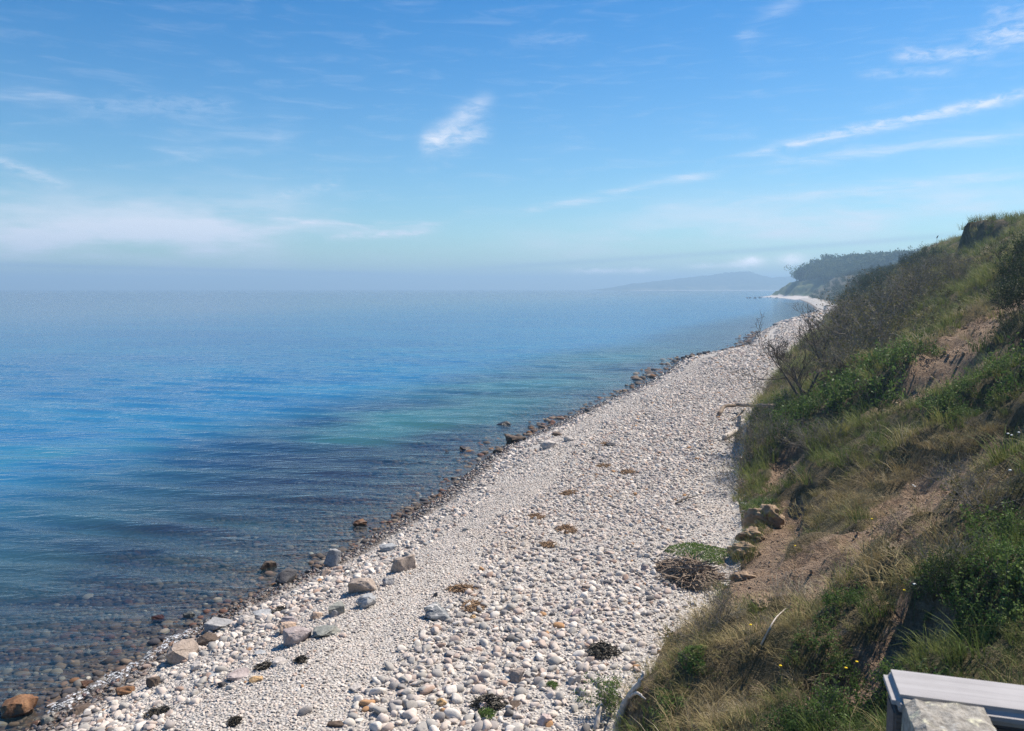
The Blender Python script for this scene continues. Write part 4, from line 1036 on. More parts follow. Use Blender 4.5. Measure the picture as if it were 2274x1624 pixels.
def build_slope_plants():
    rg = np.random.default_rng(31); S, T_, A = [], [], []
    for (y0, y1, q0, q1, sp) in ((-4, 15, -.35, 15, .165), (15, 30, -.35, 24, .26), (30, 60, -.5, 44, .47), (60, 130, -.5, 44, .80), (130, 330, -1, 34, 1.6)):
        s = s_of_y(y0); e = s_of_y(y1)
        while s < e:
            n = int((q1 - q0) / sp); S.append(s + rg.uniform(-.6, .6, n) * sp); T_.append(toe(s) + q0 + (np.arange(n) + rg.random(n)) * sp); A.append(np.full(n, sp)); s += sp
    S, T_, A = map(np.concatenate, (S, T_, A)); p = P3(S, T_); v, u_, v_ = in_frame(p, 520)
    v |= (np.hypot(p[:, 0], p[:, 1]) < 9) & (p[:, 2] < 6.1)
    S, T_, A, p = S[v], T_[v], A[v], p[v]; q = T_ - toe(S); n = len(S)
    sm = scar_mask(S, T_); n1 = fbm(S * .16, T_ * .16, 81, 3); n2 = fbm(S * .55, T_ * .45, 83, 3); r = rg.random(n)
    green = .63 + 1.1 * n1 + .5 * n2 + .18 * sst(20, 60, np.interp(S, SB, BASE[:, 1])) + .10 * sst(8, 20, q)
    herbk = np.zeros(n); dens = .93 + .65 * np.minimum(0, n2 + .10)
    for b, h in zip(blob_px, blob_h):
        k = 1 - sst(.6, 1.15, np.hypot(S - h[0], T_ - h[1]) / b[2] + .3 * n2); green = green + k * 1.0; dens = dens + k
        if b[3] == 'h': herbk = np.maximum(herbk, k)
    for b, h in zip(dry_px, dry_h):
        k = 1 - sst(.5, 1.2, np.hypot(S - h[0], T_ - h[1]) / b[2] + .3 * n2); green = green - k * .7; dens = dens - .12 * k
    dens = dens * (1 - .95 * sm) * sst(-.4, .5, q + .6 * n2)
    keep = rg.random(n) < dens; far = np.interp(S, SB, BASE[:, 1])
    tone = np.clip(.5 + .8 * n2 + rg.normal(0, .22, n), 0, 1)
    sc = A / .24 * rg.uniform(.75, 1.25, n) * np.where(far < 15, 1.0, .92)
    sc = np.clip(sc * (1 + .9 * (rg.random(n) < .07)) * (1 + .35 * n2), .6, 3.0)
    kind = np.full(n, 'dry', object)
    kind[green + rg.normal(0, .22, n) > .36] = 'mix'; kind[green + rg.normal(0, .2, n) > .62] = 'grass'
    kind[(herbk > .5) & (rg.random(n) < .72)] = 'herb'
    kind[(kind == 'dry') & (rg.random(n) < .38)] = 'mat'
    kind[(kind != 'herb') & (rg.random(n) < .05)] = 'low'; kind[(kind != 'herb') & (rg.random(n) < .06)] = 'stalk'
    kind[(kind != 'herb') & (rg.random(n) < .022 + .05 * (n1 < -.12) + .16 * (far > 45))] = 'brush'
    dn = np.stack([-np.interp(S, SB, NRM[:, 0]), -np.interp(S, SB, NRM[:, 1])], 1)     # downslope
    def put(name, k, vari, s_, tl=.30):
        m = keep & (kind == k)
        if not m.any(): return
        c = int(m.sum()); t = tl * rg.uniform(.2, 1.2, c); ya = rg.uniform(0, 6.28, c)
        # lean downslope: tilt about the contour, then a free turn about the own axis
        ax = np.stack([-dn[m, 1], dn[m, 0]], 1)
        eul = [ (Quaternion((ax[i][0], ax[i][1], 0), t[i]) @ Quaternion((0, 0, 1), ya[i])).to_euler() for i in range(c)]
        z = rg.uniform(.8, 1.2, c) * sc[m] * s_
        instancer(name, p[m] - np.array((0, 0, .03)), np.array(eul), np.stack([sc[m] * s_, sc[m] * s_, z], 1), rg.integers(0, len(vari), c), vari, tone[m])
    put('grass', 'grass', GR, 1.0); put('dry_grass', 'dry', DR, 1.0, .5); put('mixed_grass', 'mix', MIX, 1.0, .4); put('matted_grass', 'mat', DRS, 1.15, .1)
    put('leafy_undergrowth', 'herb', HB, 1.0, .15); put('low_undergrowth', 'low', HBL, 1.1, .1); sc[:] = np.minimum(sc, 1.25); put('dead_weeds', 'stalk', STK, .85, .4); put('brush_undergrowth', 'brush', BR, .72, .3)
build_slope_plants()

def build_crumbs():
    """crumbs and clods of soil lying in the bare scars"""
    rg = np.random.default_rng(90); S, T_ = [], []
    for pl, r, dep in SCARS:
        for a, b in zip(pl[:-1], pl[1:]):
            n = int(np.linalg.norm(b - a) * r * 130); k = rg.random(n)[:, None]; st = a + (b - a) * k + rg.normal(0, r * .7, (n, 2)); S.append(st[:, 0]); T_.append(st[:, 1])
    S, T_ = np.concatenate(S), np.concatenate(T_); m = rg.random(len(S)) < scar_mask(S, T_); S, T_ = S[m], T_[m]; p = P3(S, T_); v, _, _ = in_frame(p, 60); p = p[v]; n = len(p)
    sz = .05 * rg.lognormal(0, .6, n) * np.clip(DIST(p) / 25, .7, 2.2)
    kinds = [pebble_mesh('soil_crumb', 800 + i, M_CLOD, 1, (.5, .9), 2.0) for i in range(4)]
    instancer('soil_crumbs', p, rg.uniform(0, 6.28, (n, 3)), np.repeat(sz[:, None], 3, 1), rg.integers(0, 4, n), kinds, rg.random(n))
build_crumbs()

# ------------------------------------------------------------------ shrubs of the thicket
def shrub_meshes(i, h, w, n0, kids, nleaf, leaf, leafmat, twigmat, r0=.028, dr=0.0):
    rg = np.random.default_rng(500 + i); l, tp = twigs(rg, h, w, n0, r0, 2, kids, dr)
    st = mesh('stems', *tubes(l, 4), twigmat)
    k = tp[rg.integers(0, len(tp), nleaf)] + rg.normal(0, .06 * h / 2, (nleaf, 3))
    fo = mesh('foliage', *leaf_quads(k, leaf, rg, .6, .2), leafmat)
    return st, fo
THK = [shrub_meshes(i, 2.5, 1.6, 12, 7, 900, .10, M_OLIVE, M_TWIG, .026) for i in range(5)]
DRK = [shrub_meshes(20 + i, 3.0, 1.3, 11, 6, 3400, .11, M_DARKLEAF, M_BARK, .03) for i in range(4)]
TOEB = [shrub_meshes(40 + i, 1.3, 2.2, 14, 6, 340, .045, M_OLIVE, M_TWIG, .010) for i in range(4)]
STAIRB = [shrub_meshes(80 + i, 2.6, .40, 16, 7, 6500, .07, M_DARKLEAF, M_BARK, .02) for i in range(2)]
LEAFB = [shrub_meshes(60 + i, .75, 1.5, 12, 5, 1500, .042, M_LEAF, M_TWIG, .007) for i in range(3)]
def plant(name, parts, loc, sc, rz, label, group=None, tilt=None, tone=None, cat='shrub'):
    e = bpy.data.objects.new(name, None); COL.objects.link(e); e.location = loc; e.scale = (sc, sc, sc) if not hasattr(sc, '__len__') else sc
    e.rotation_euler = (tilt[0] if tilt else 0, tilt[1] if tilt else 0, rz); e.empty_display_size = .2; tag(e, label, cat, group)
    for pn, me in parts:
        o = link(pn, me, e); o['tone'] = tone if tone is not None else random.random()
    return e
def inside(poly, P_):
    P_ = np.asarray(P_); x, y = P_[:, 0], P_[:, 1]; r = np.zeros(len(P_), bool); poly = np.asarray(poly)
    for a, b in zip(poly, np.roll(poly, -1, 0)):
        r ^= ((a[1] > y) != (b[1] > y)) & (x < (b[0] - a[0]) * (y - a[1]) / (b[1] - a[1] + 1e-12) + a[0])
    return r
def fill(poly_px, spacing, seed):
    rg = np.random.default_rng(seed); h = hits(poly_px)[:, :2]; lo, hi = h.min(0), h.max(0)
    g = np.stack(np.meshgrid(np.arange(lo[0], hi[0], spacing), np.arange(lo[1], hi[1], spacing)), -1).reshape(-1, 2); g = g + rg.uniform(-.45, .45, g.shape) * spacing
    return g[inside(h, g)], rg
def build_shrubs():
    st, rg = fill(on_slope([(1815, 850), (1850, 770), (1905, 715), (1975, 665), (2040, 610), (2110, 575), (2180, 585), (2110, 640), (2060, 690), (1985, 745), (1930, 800), (1870, 850)]), 2.5, 1)
    p = P3(st[:, 0], st[:, 1]); vis, u_, v_ = in_frame(p)
    for i in range(len(p)):
        if rg.random() < .12: continue
        a, b = THK[rg.integers(0, 5)]; band = 'lower' if v_[i] > 760 else ('middle' if v_[i] > 670 else 'upper')
        side = 'beside the bare trees' if u_[i] < 1850 else ('in its centre' if u_[i] < 1990 else 'near the bright grass')
        plant('thicket_shrub', [('stems', a), ('foliage', b)], p[i], rg.uniform(.6, 1.2) * (1 - .35 * sst(700, 600, v_[i])), rg.uniform(0, 6.28), 'grey brown twiggy shrub in the %s part of the thicket, %s' % (band, side), 'shrubs of the grey brown thicket', tone=float(rg.random()))
    # dark green bushes farther along, up to the skyline
    st, rg = fill(on_slope([(1872, 690), (1885, 672), (1908, 650), (1940, 630), (2000, 600), (2060, 580), (2070, 600), (1990, 645), (1930, 675), (1880, 700)]), 4.6, 2)
    p = P3(st[:, 0], st[:, 1]); vis, u_, v_ = in_frame(p)
    for i in range(len(p)):
        a, b = DRK[rg.integers(0, 4)]
        plant('dark_bush', [('stems', a), ('foliage', b)], p[i], rg.uniform(.6, 1.25), rg.uniform(0, 6.28), 'dark green dense bush on the far slope %s' % ('close to the beach' if v_[i] > 655 else ('below the skyline' if v_[i] > 620 else 'on the skyline')), 'dark bushes on the far slope', tone=float(rg.random()))
    # dark bushes on the upper slope at the right edge
    spots = [((2240, 600), .55, 'dark bush on the steep upper slope at the right edge of the picture'), ((2262, 640), .5, 'dark bush beside the bright grass high on the slope'), ((2258, 700), .45, 'dark bush above the upper sand scar'),
             ((2262, 770), .35, 'dark bush on the right flank of the upper sand scar'), ((2100, 1330), .20, 'small dark bush in the shaded hollow of the lower slope')]
    hs = hits([s[0] for s in spots])
    for (px, sc, lab), h in zip(spots, hs):
        a, b = DRK[rg.integers(0, 4)]; plant('dark_bush', [('stems', a), ('foliage', b)], h[2:], sc, rg.uniform(0, 6), lab)
    # grey twig bushes at the toe
    toeb = [((1655, 1050), 1.1, 'grey leafless bush spreading over the cobbles below the slope foot'), ((1640, 1085), .8, 'low grey bush at the slope foot nearest the sandy bluff'), ((1680, 1010), 1.1, 'grey bush in front of the sand patch at the slope foot'),
            ((1672, 985), .9, 'grey bush beside the pale driftwood log'), ((1700, 945), 1.0, 'dense grey bush under the curved driftwood branch'), ((1725, 985), 1.0, 'tangled grey bush halfway between sand patch and driftwood'),
            ((1702, 875), .7, 'grey bush in front of the forked bare tree'), ((1745, 850), .8, 'thorny grey bush at the foot of the thicket'), ((1760, 900), .9, 'grey bush right under the forked bare tree'),
            ((1570, 1410), .45, 'dry grey twigs at the slope foot beside the cobbles'), ((1600, 1370), .45, 'dry purple grey twig bush below the brushwood heap'), ((1800, 1000), .9, 'grey bush above the sand patch on the lower slope'),
            ((1840, 985), .8, 'grey bush left of the tall pale grass'), ((2180, 1130), .7, 'pale leafless bush on the right slope beside the leafy nettles'), ((2090, 1260), .6, 'bare twig bush above the shaded hollow'), ((1990, 1210), .5, 'low bare twig bush in the dry grass of the slope')]
    hs = hits([s[0] for s in toeb])
    for (px, sc, lab), h in zip(toeb, hs):
        a, b = TOEB[rg.integers(0, 4)]; plant('twig_bush', [('stems', a), ('foliage', b)], h[2:], sc, rg.uniform(0, 6), lab)
    leafy = [((1345, 1585), .85, 'leafy green bush on the cobbles at the bottom edge'), ((1680, 1135), .55, 'small leafy bush on the earth clod at the slope foot'), ((2230, 1215), .75, 'bright leafy bush at the right edge above the shade'),
             ((2255, 1300), .7, 'bright leafy bush at the right edge beside the shade'), ((1850, 1510), .55, 'leafy green bush on the lower slope above the railing'), ((1835, 1600), .6, 'leafy green bush at the bottom edge left of the railing'), ((2078, 1330), .6, 'small bright leafy bush in the middle of the lower slope')]
    hs = hits([s[0] for s in leafy])
    for (px, sc, lab), h in zip(leafy, hs):
        a, b = LEAFB[rg.integers(0, 3)]; plant('leafy_bush', [('stems', a), ('foliage', b)], h[2:], sc, rg.uniform(0, 6), lab, tone=.6)
    # the tall thorn bushes beside the stairs, whose shade falls over the lower right slope
    for k, (x, y, sc) in enumerate(((8.6, 8.8, .66), (9.4, 8.0, .72))):
        st_ = ST(np.array([(x, y)]))[0]; a, b = STAIRB[k]
        plant('dark_bush', [('stems', a), ('foliage', b)], (x, y, float(height(st_[0], st_[1]))), sc, k * 1.3, 'tall dark bush on the slope just past the right edge, its shade on the grass', 'tall bushes that shade the slope', tone=.4)
build_shrubs()

# scrub on the far end of the slope, too far off to count
def build_scrub():
    rg = np.random.default_rng(66); S, T_ = np.meshgrid(np.arange(s_of_y(300), SB[-1] - 40, 8.0), np.arange(1.5, 40, 7.0)); S = S.ravel() + rg.uniform(-4, 4, S.size); q = T_.ravel() + rg.uniform(-3.5, 3.5, T_.size)
    p = P3(S, toe(S) + q); n = len(p); sc = rg.uniform(.5, 1.15, n)
    instancer('scrub', p, np.stack([0 * sc, 0 * sc, rg.uniform(0, 6.28, n)], 1), np.repeat(sc[:, None], 3, 1), rg.integers(0, 4, n), [d[1] for d in DRK], rg.random(n))
build_scrub()

# two small bare trees and the edge trees of the headland
def bare_tree(name, seed, h, r0, n0, spread, loc, label, leaf=60, lean=(0, 0)):
    rg = np.random.default_rng(seed); lines = []; tips = []
    def grow(p, d, L, r, g):
        k = 6; pts = [p]; dd = d.copy()
        for _ in range(k):
            dd = dd + rg.normal(0, .13, 3) + np.array((lean[0] * .05, lean[1] * .05, .03)); dd /= np.linalg.norm(dd); pts.append(pts[-1] + dd * L / k)
        pts = np.array(pts); lines.append((pts, np.linspace(r, r * .4, k + 1), g)); tips.append(pts[3:])
        if g < 4:
            for _ in range((5, 5, 4, 3)[g]):
                j = rg.integers(2, k + 1); nd = dd + rg.normal(0, .5, 3); nd[2] += .12; nd /= np.linalg.norm(nd); grow(pts[j], nd, L * rg.uniform(.45, .72), r * (1 - j / k * .6) * .55, g + 1)
    for i in range(n0):
        a = rg.uniform(0, 6.28); d = np.array((math.cos(a) * spread + lean[0], math.sin(a) * spread + lean[1], 1.0)); grow(np.array((rg.normal(0, .05), rg.normal(0, .05), -.3)), d / np.linalg.norm(d), h * .5, r0, 0)
    e = bpy.data.objects.new(name, None); COL.objects.link(e); e.location = loc; tag(e, label, 'tree')
    link('trunk', mesh('trunk', *tubes([l[:2] for l in lines if l[2] == 0], 7), M_BARK, True), e)
    link('branches', mesh('branches', *tubes([(l[0], np.maximum(l[1], .006)) for l in lines if l[2] > 0], 4), M_BARK), e)
    tp = np.concatenate(tips); k = tp[rg.integers(0, len(tp), leaf)] + rg.normal(0, .05, (leaf, 3))
    link('buds', mesh('buds', *leaf_quads(k, .05, rg), M_OLIVE), e)['tone'] = .6
t1, t2 = hits([(1794, 892), (1842, 830)])
bare_tree('bare_tree', 3, 3.7, .08, 3, .6, t1[2:], 'bare forked small tree leaning over the beach at the slope foot', 160, (-.02, 0))
bare_tree('bare_tree', 8, 4.6, .09, 2, .35, t2[2:], 'dark upright bare tree behind the forked one, against the thicket', 220, (.05, 0))

# ------------------------------------------------------------------ headland trees one can tell apart
def build_edge_trees():
    mt = bpy.data.materials['forest_leaf']; spots = [((1748, 622), 13, .10, 'leaning pine with a flat crown at the seaward end of the headland wood'), ((1757, 618), 15, .05, 'second tree from the seaward end of the headland wood'), ((1768, 616), 17, 0, 'third tree from the seaward end of the headland wood'), ((1742, 630), 7, -.2, 'low wind bent tree nearest the headland point'), ((1782, 612), 19, .03, 'tall tree at the seaward end of the headland wood')]
    me_pts = np.stack([HX, HY, HZ], 1)
    for i, ((u, v), h, lean, lab) in enumerate(spots):
        d = ray(u, v); y = 700.0; x = d[0] / d[1] * y; j = np.argmin((HX - x) ** 2 + (HY - y) ** 2 + np.where(HQ > 14, 0, 1e6)); z = HZ[j]
        e = bpy.data.objects.new('headland_tree', None); COL.objects.link(e); e.location = (HX[j], HY[j], z); tag(e, lab, 'tree', 'edge trees of the headland wood')
        link('trunk', mesh('trunk', *tubes([(np.array([(0, 0, -1), (lean * h * .4, 0, h * .4), (lean * h, 0, h * .9)]), np.array((.35, .28, .1)))], 6), M_BARK), e)
        o = link('crown', crown_mesh('crown', h, h * .75, 500, .8, mt, 900 + i, 8, lean, .35), e); o['tone'] = .35
build_edge_trees()

# ------------------------------------------------------------------ driftwood, wrack, clods
def ground_line(pxs, lift):
    h = hits(pxs); return h[:, 2:] + np.array([(0, 0, l) for l in (lift if hasattr(lift, '__len__') else [lift] * len(pxs))])
def densify(p, n=6, wob=.0, rg=None):
    q = catmull_n(p, n); return q + (rg.normal(0, wob, q.shape) if rg is not None and wob else 0)
def catmull_n(P_, n):
    P_ = [2 * P_[0] - P_[1]] + list(P_) + [2 * P_[-1] - P_[-2]]; out = []
    for i in range(1, len(P_) - 2):
        p0, p1, p2, p3 = P_[i - 1], P_[i], P_[i + 1], P_[i + 2]; t = np.arange(n)[:, None] / n
        out.append(.5 * (2 * p1 + (p2 - p0) * t + (2 * p0 - 5 * p1 + 4 * p2 - p3) * t ** 2 + (3 * p1 - p0 - 3 * p2 + p3) * t ** 3))
    return np.concatenate(out + [P_[-2][None]])
def drift(name, limbs, mat, label, cat='driftwood'):
    lines = []; rg = np.random.default_rng(len(limbs) * 7 + 3)
    for pxs, lift, r0, r1 in limbs:
        p = densify(ground_line(pxs, lift), 6, r0 * .12, rg); lines.append((p, np.linspace(r0, r1, len(p)) * rg.uniform(.85, 1.15, len(p))))
    o = link(name, mesh(name, *tubes(lines, 8), mat, True)); return tag(o, label, cat)
drift('driftwood_branch', [([(1596, 925), (1612, 920), (1650, 922), (1690, 930), (1720, 928)], [.12, .45, .55, .55, .5], .12, .07), ([(1655, 923), (1640, 931), (1625, 936)], [.36, .2, .05], .05, .025)], M_DRIFTBROWN, 'curved grey branch of driftwood arching off the slope foot onto the cobbles')
drift('driftwood_log', [([(1608, 978), (1625, 970), (1650, 960), (1664, 952)], [.14, .18, .22, .26], .11, .12)], M_DRIFT, 'short pale bleached driftwood log lying on the cobbles')
drift('driftwood_branch', [([(1368, 1640), (1385, 1590), (1415, 1555), (1430, 1535)], [.10, .16, .22, .28], .055, .022), ([(1398, 1575), (1415, 1570), (1432, 1575)], [.18, .2, .14], .03, .012), ([(1388, 1588), (1378, 1572)], [.16, .24], .025, .012)], M_DRIFT, 'bleached forked driftwood branch at the bottom edge right of the leafy bush')
drift('driftwood_stake', [([(1322, 1622), (1332, 1606)], [.0, .28], .045, .035)], M_DRIFT, 'short pale broken stake standing in front of the leafy bush')
drift('driftwood_branch', [([(1500, 1122), (1525, 1113), (1545, 1108)], [.05, .10, .08], .03, .012), ([(1524, 1113), (1535, 1102)], [.1, .14], .02, .01)], M_BARK, 'dark twisted stick lying on the cobbles below the slope')
drift('driftwood_branch', [([(1455, 1240), (1480, 1225), (1500, 1200)], [.04, .1, .16], .018, .008), ([(1470, 1235), (1490, 1240), (1510, 1225)], [.05, .08, .1], .015, .007)], M_DRIFT, 'thin pale forked stick left of the green mat')
drift('driftwood_branch', [([(1690, 1440), (1720, 1400), (1745, 1365)], [.05, .15, .1], .012, .006)], M_DRIFT, 'thin bleached stick on the slope foot below the bluff')

def wrack(name, px, wpx, hpx, mat, label, cat, n=260, thick=.05, leaf=.07):
    """a flat tangle of strands"""
    rg = np.random.default_rng(int(px[0] * 7 + px[1])); h = hits([px])[0]; d = np.linalg.norm(h[2:] - np.array((0, 0, CAM_H))); w = wpx * d / FPX; dp = hpx * d / FPX / max(.2, (CAM_H - h[4]) / d)
    a = rg.uniform(0, 6.28, n); r = np.sqrt(rg.random(n)); px_ = r * np.cos(a) * w / 2 * rg.uniform(.7, 1.1, n); py_ = r * np.sin(a) * dp / 2
    st = ST(np.stack([h[2] + px_, h[3] + py_], 1)); z = height(st[:, 0], st[:, 1]) - h[4]
    lines = []
    for i in range(n):
        c = np.array((px_[i], py_[i], z[i] + .03 + thick * rg.random() * (1 - r[i] ** 2))); an = rg.uniform(0, 6.28); L = leaf * rg.uniform(.6, 1.8); v = np.array((math.cos(an), math.sin(an), rg.normal(0, .25))) * L
        lines.append((np.stack([c - v, c + rg.normal(0, .012, 3), c + v]), np.array((.004, .007, .003)) * (1 + leaf * 6)))
    o = link(name, mesh(name, *tubes(lines, 3), mat)); o.location = h[2:]; return tag(o, label, cat)
for px, w, hh, lab in (((1262, 1097), 42, 10, 'brown patch of dried seaweed on pale gravel half way up the beach'), ((1192, 1150), 34, 12, 'brown patch of dried seaweed left of centre on the gravel'), ((1258, 1178), 44, 16, 'reddish patch of dried seaweed where gravel meets cobbles'),
                       ((1393, 1050), 36, 8, 'small brown seaweed patch farther up the gravel'), ((1050, 1350), 46, 22, 'round rust brown seaweed clump right of the slate wedge'), ((1025, 1310), 60, 14, 'streak of brown seaweed on gravel above the slate wedge'), ((1338, 1036), 34, 6, 'thin brown seaweed streak on the farther gravel'),
                       ((1345, 988), 30, 6, 'faint brown seaweed patch among the farther cobbles'), ((1218, 1212), 40, 10, 'brown dried seaweed scraps at the top of the near cobble bank')):
    wrack('dried_seaweed', px, w, hh, M_WEED, lab, 'seaweed', 220, .05)
for px, w, hh, lab in (((1338, 1450), 66, 28, 'dark blue green plant clump in the middle of the cobble bank'), ((1085, 1568), 70, 24, 'dark blue grey plant clump among the cobbles near the bottom edge')):
    wrack('dark_plant_clump', px, w, hh, M_WEEDDARK, lab, 'plant', 320, .16, .06)
for px, w, hh, lab in ((B_(1610, 930), 32, 11, 'black seaweed tuft on the gravel below the long green grey slab'), (B_(960, 1210), 50, 16, 'black seaweed lying on cobbles near the bottom left'), (B_(1435, 1270), 20, 13, 'small black seaweed knot at the bottom edge of the gravel'), (B_(1710, 585), 28, 15, 'dark red seaweed tuft beside the blue grey slab'), (B_(1840, 890), 22, 8, 'dark seaweed scrap on gravel right of the cream lump')):
    wrack('dark_seaweed', px, w, hh, M_WEEDDARK, lab, 'seaweed', 160, .07, .05)
wrack('brushwood_heap', (1535, 1285), 120, 44, M_DRIFTBROWN, 'tangled heap of brown brushwood below the green mat', 'brushwood', 420, .40, .22)
wrack('brushwood_heap', (1490, 1262), 70, 20, M_DRIFTBROWN, 'low spread of brown sticks left of the brushwood heap', 'brushwood', 160, .15, .16)

def build_mats():
    for px, w, dep, n, leaf, lab in (((1555, 1232), 125, 1.5, 4200, .038, 'bright green mat of beach plants on the cobbles at the slope foot'), ((1082, 1592), 34, .30, 420, .035, 'tiny green plant among the cobbles near the bottom edge'), ((1226, 1528), 20, .22, 240, .035, 'tiny green tuft in the cobble bank'), ((1540, 1470), 46, .6, 700, .04, 'small green plant patch on the gravel at the slope foot')):
        rg = np.random.default_rng(int(px[0])); h = hits([px])[0]; d = np.linalg.norm(h[2:] - np.array((0, 0, CAM_H))); w_ = w * d / FPX
        a = rg.uniform(0, 6.28, n); r = np.sqrt(rg.random(n)); x, y = r * np.cos(a) * w_ / 2 * (1 + .25 * np.sin(3 * a)), r * np.sin(a) * dep / 2 * (1 + .2 * np.cos(2 * a + 1))
        st = ST(np.stack([h[2] + x, h[3] + y], 1)); z = height(st[:, 0], st[:, 1]) - h[4] + .04 + .16 * rg.random(n) * (1 - r ** 3) * (w / 125) ** .5
        o = link('plant_mat', mesh('plant_mat', *leaf_quads(np.stack([x, y, z], 1), leaf, rg, .6, .6), M_LEAF)); o.location = h[2:]; o['tone'] = .75; tag(o, lab, 'plant')
build_mats()

def clod_mesh(seed, dims):
    bm = bmesh.new(); bmesh.ops.create_icosphere(bm, subdivisions=5, radius=.5); P_ = np.array([v.co for v in bm.verts])
    d = 1 + .75 * fbm(P_[:, 0] * 2.6 + seed, P_[:, 1] * 2.6 + P_[:, 2] * 1.7, 5, 3) + .26 * fbm(P_[:, 0] * 8 + P_[:, 2] * 5, P_[:, 1] * 8 + P_[:, 2] * 7, 6, 4, .6)
    for v, k in zip(bm.verts, d): v.co = (v.co.x * k * dims[0], v.co.y * k * dims[1], v.co.z * k * dims[2])
    me = bpy.data.meshes.new('lump'); bm.to_mesh(me); bm.free(); me.materials.append(M_CLOD); me.shade_smooth(); return me
def build_clods():
    for px, w, hfac, lab in (((1700, 1160), 66, .95, 'big lump of sandy earth with grass on top at the slope foot'), ((1672, 1195), 44, .7, 'lower lump of sandy earth under the big grassy one'), ((1690, 1345), 38, .6, 'pale clay lump at the bottom of the bluff'), ((1650, 1285), 34, .6, 'small sandy lump behind the brushwood heap'), ((1655, 1228), 50, .7, 'sandy earth lump beside the green mat')):
        h = hits([px])[0]; d = np.linalg.norm(h[2:] - np.array((0, 0, CAM_H))); s = w * d / FPX
        e = bpy.data.objects.new('earth_clod', None); COL.objects.link(e); e.location = h[2:]; tag(e, lab, 'earth lump')
        o = link('lump', clod_mesh(int(px[0]), (s * 1.15, s, s * hfac)), e); o.location = (0, 0, s * hfac * .12)
        rg = np.random.default_rng(int(px[1]))
        if w > 40:
            v, f = blades(260, s * .50, .12, .34, .007, .8, rg); v[:, 2] += s * hfac * .48 - .14
            g = link('grass_top', mesh('grass_top', v, f, M_GRASS), e); g['tone'] = .5
build_clods()

# ------------------------------------------------------------------ foam
def build_foam():
    m, T, b = material('sea_foam')
    b.inputs['Base Color'].default_value = (.74, .76, .78, 1); b.inputs['Roughness'].default_value = .6
    n = T.noise(worldpos(T), 16, 4, .75); tr = T.n('ShaderNodeBsdfTransparent'); mx = T.n('ShaderNodeMixShader')
    T.put(mx.inputs[0], T.sstep(n, .47, .66)); T.t.links.new(tr.outputs[0], mx.inputs[1]); T.t.links.new(b.outputs[0], mx.inputs[2]); T.t.links.new(mx.outputs[0], m.node_tree.nodes['Material Output'].inputs[0])
    segs = [[(105, 1592), (150, 1565), (200, 1532), (240, 1518), (290, 1488), (330, 1466), (380, 1432), (425, 1407), (470, 1394)], [(1335, 905), (1370, 888), (1405, 872), (1435, 856)], [(1785, 707), (1800, 702), (1812, 697)]]
    vs_, fs, off = [], [], 0; rg = np.random.default_rng(4)
    for sgm, w0 in zip(segs, (.46, .7, 1.8)):
        p = catmull_n(np.array([on_plane(u, v, .03) for u, v in sgm]), 10); k = len(p); tn = np.gradient(p, axis=0); tn /= np.linalg.norm(tn, axis=1)[:, None]; nr = np.stack([-tn[:, 1], tn[:, 0]], 1)
        wd = w0 * (.35 + 1.0 * np.abs(np.sin(np.arange(k) * .33 + rg.uniform(0, 3)) * np.sin(np.arange(k) * .11 + 1))) * np.clip(np.minimum(np.arange(k), k - 1 - np.arange(k)) / 6, .1, 1)
        for j in range(5):
            off_ = (j / 4 - .5)[..., None] if hasattr(j, 'shape') else (j / 4 - .5); q = p + nr * (wd * off_)[:, None] + rg.normal(0, .02, p.shape); vs_.append(np.concatenate([q, np.full((k, 1), .075 + .03 * (1 - (2 * off_) ** 2))], 1))
        for i in range(k - 1):
            for j in range(4): a = off + j * k + i; fs.append((a, a + 1, a + k + 1, a + k))
        off += 5 * k
    o = link('foam', mesh('foam', np.concatenate(vs_), fs, m, True)); tag(o, kind='stuff')
build_foam()

# ------------------------------------------------------------------ flowers
def build_flowers():
    yel = simple('yellow_petal', (.75, .50, .02), (.80, .58, .03)); wht = simple('white_petal', (.75, .75, .70), (.82, .82, .78)); stem = simple('flower_stem', (.07, .12, .03), (.09, .14, .04))
    def head(mat, r):
        bm = bmesh.new(); bmesh.ops.create_icosphere(bm, subdivisions=1, radius=r)
        for v in bm.verts: v.co.z *= .55
        me = bpy.data.meshes.new('flower_head'); bm.to_mesh(me); bm.free(); me.materials.append(mat); return me
    stm = mesh('stem', *tubes([(np.array([(0, 0, -.05), (.01, 0, .2), (0, .01, .44)]), np.array((.003, .0025, .002)))], 4), stem)
    sets = [(yel, .028, 'yellow_flower', 'yellow flower in the grass of the lower slope', 'yellow flowers on the slope', [(1665, 1462), (2005, 1388), (1876, 1566), (1731, 1561), (1900, 1552), (1934, 1212), (1764, 1266)]), (wht, .034, 'white_flower', 'white flower on the bare soil band of the slope', 'white flowers on the slope', [(2236, 1020), (2260, 1018), (2244, 1024), (2026, 1124), (2030, 1127), (2240, 1112), (2028, 1375)])]
    for mat, r, nm, lab, grp, pxs in sets:
        hd = head(mat, r * .7)
        for h in hits(pxs):
            e = bpy.data.objects.new(nm, None); COL.objects.link(e); e.location = h[2:]; tag(e, lab, 'flower', grp); link('stem', stm, e); link('petals', hd, e).location = (0, .01, .45)
build_flowers()

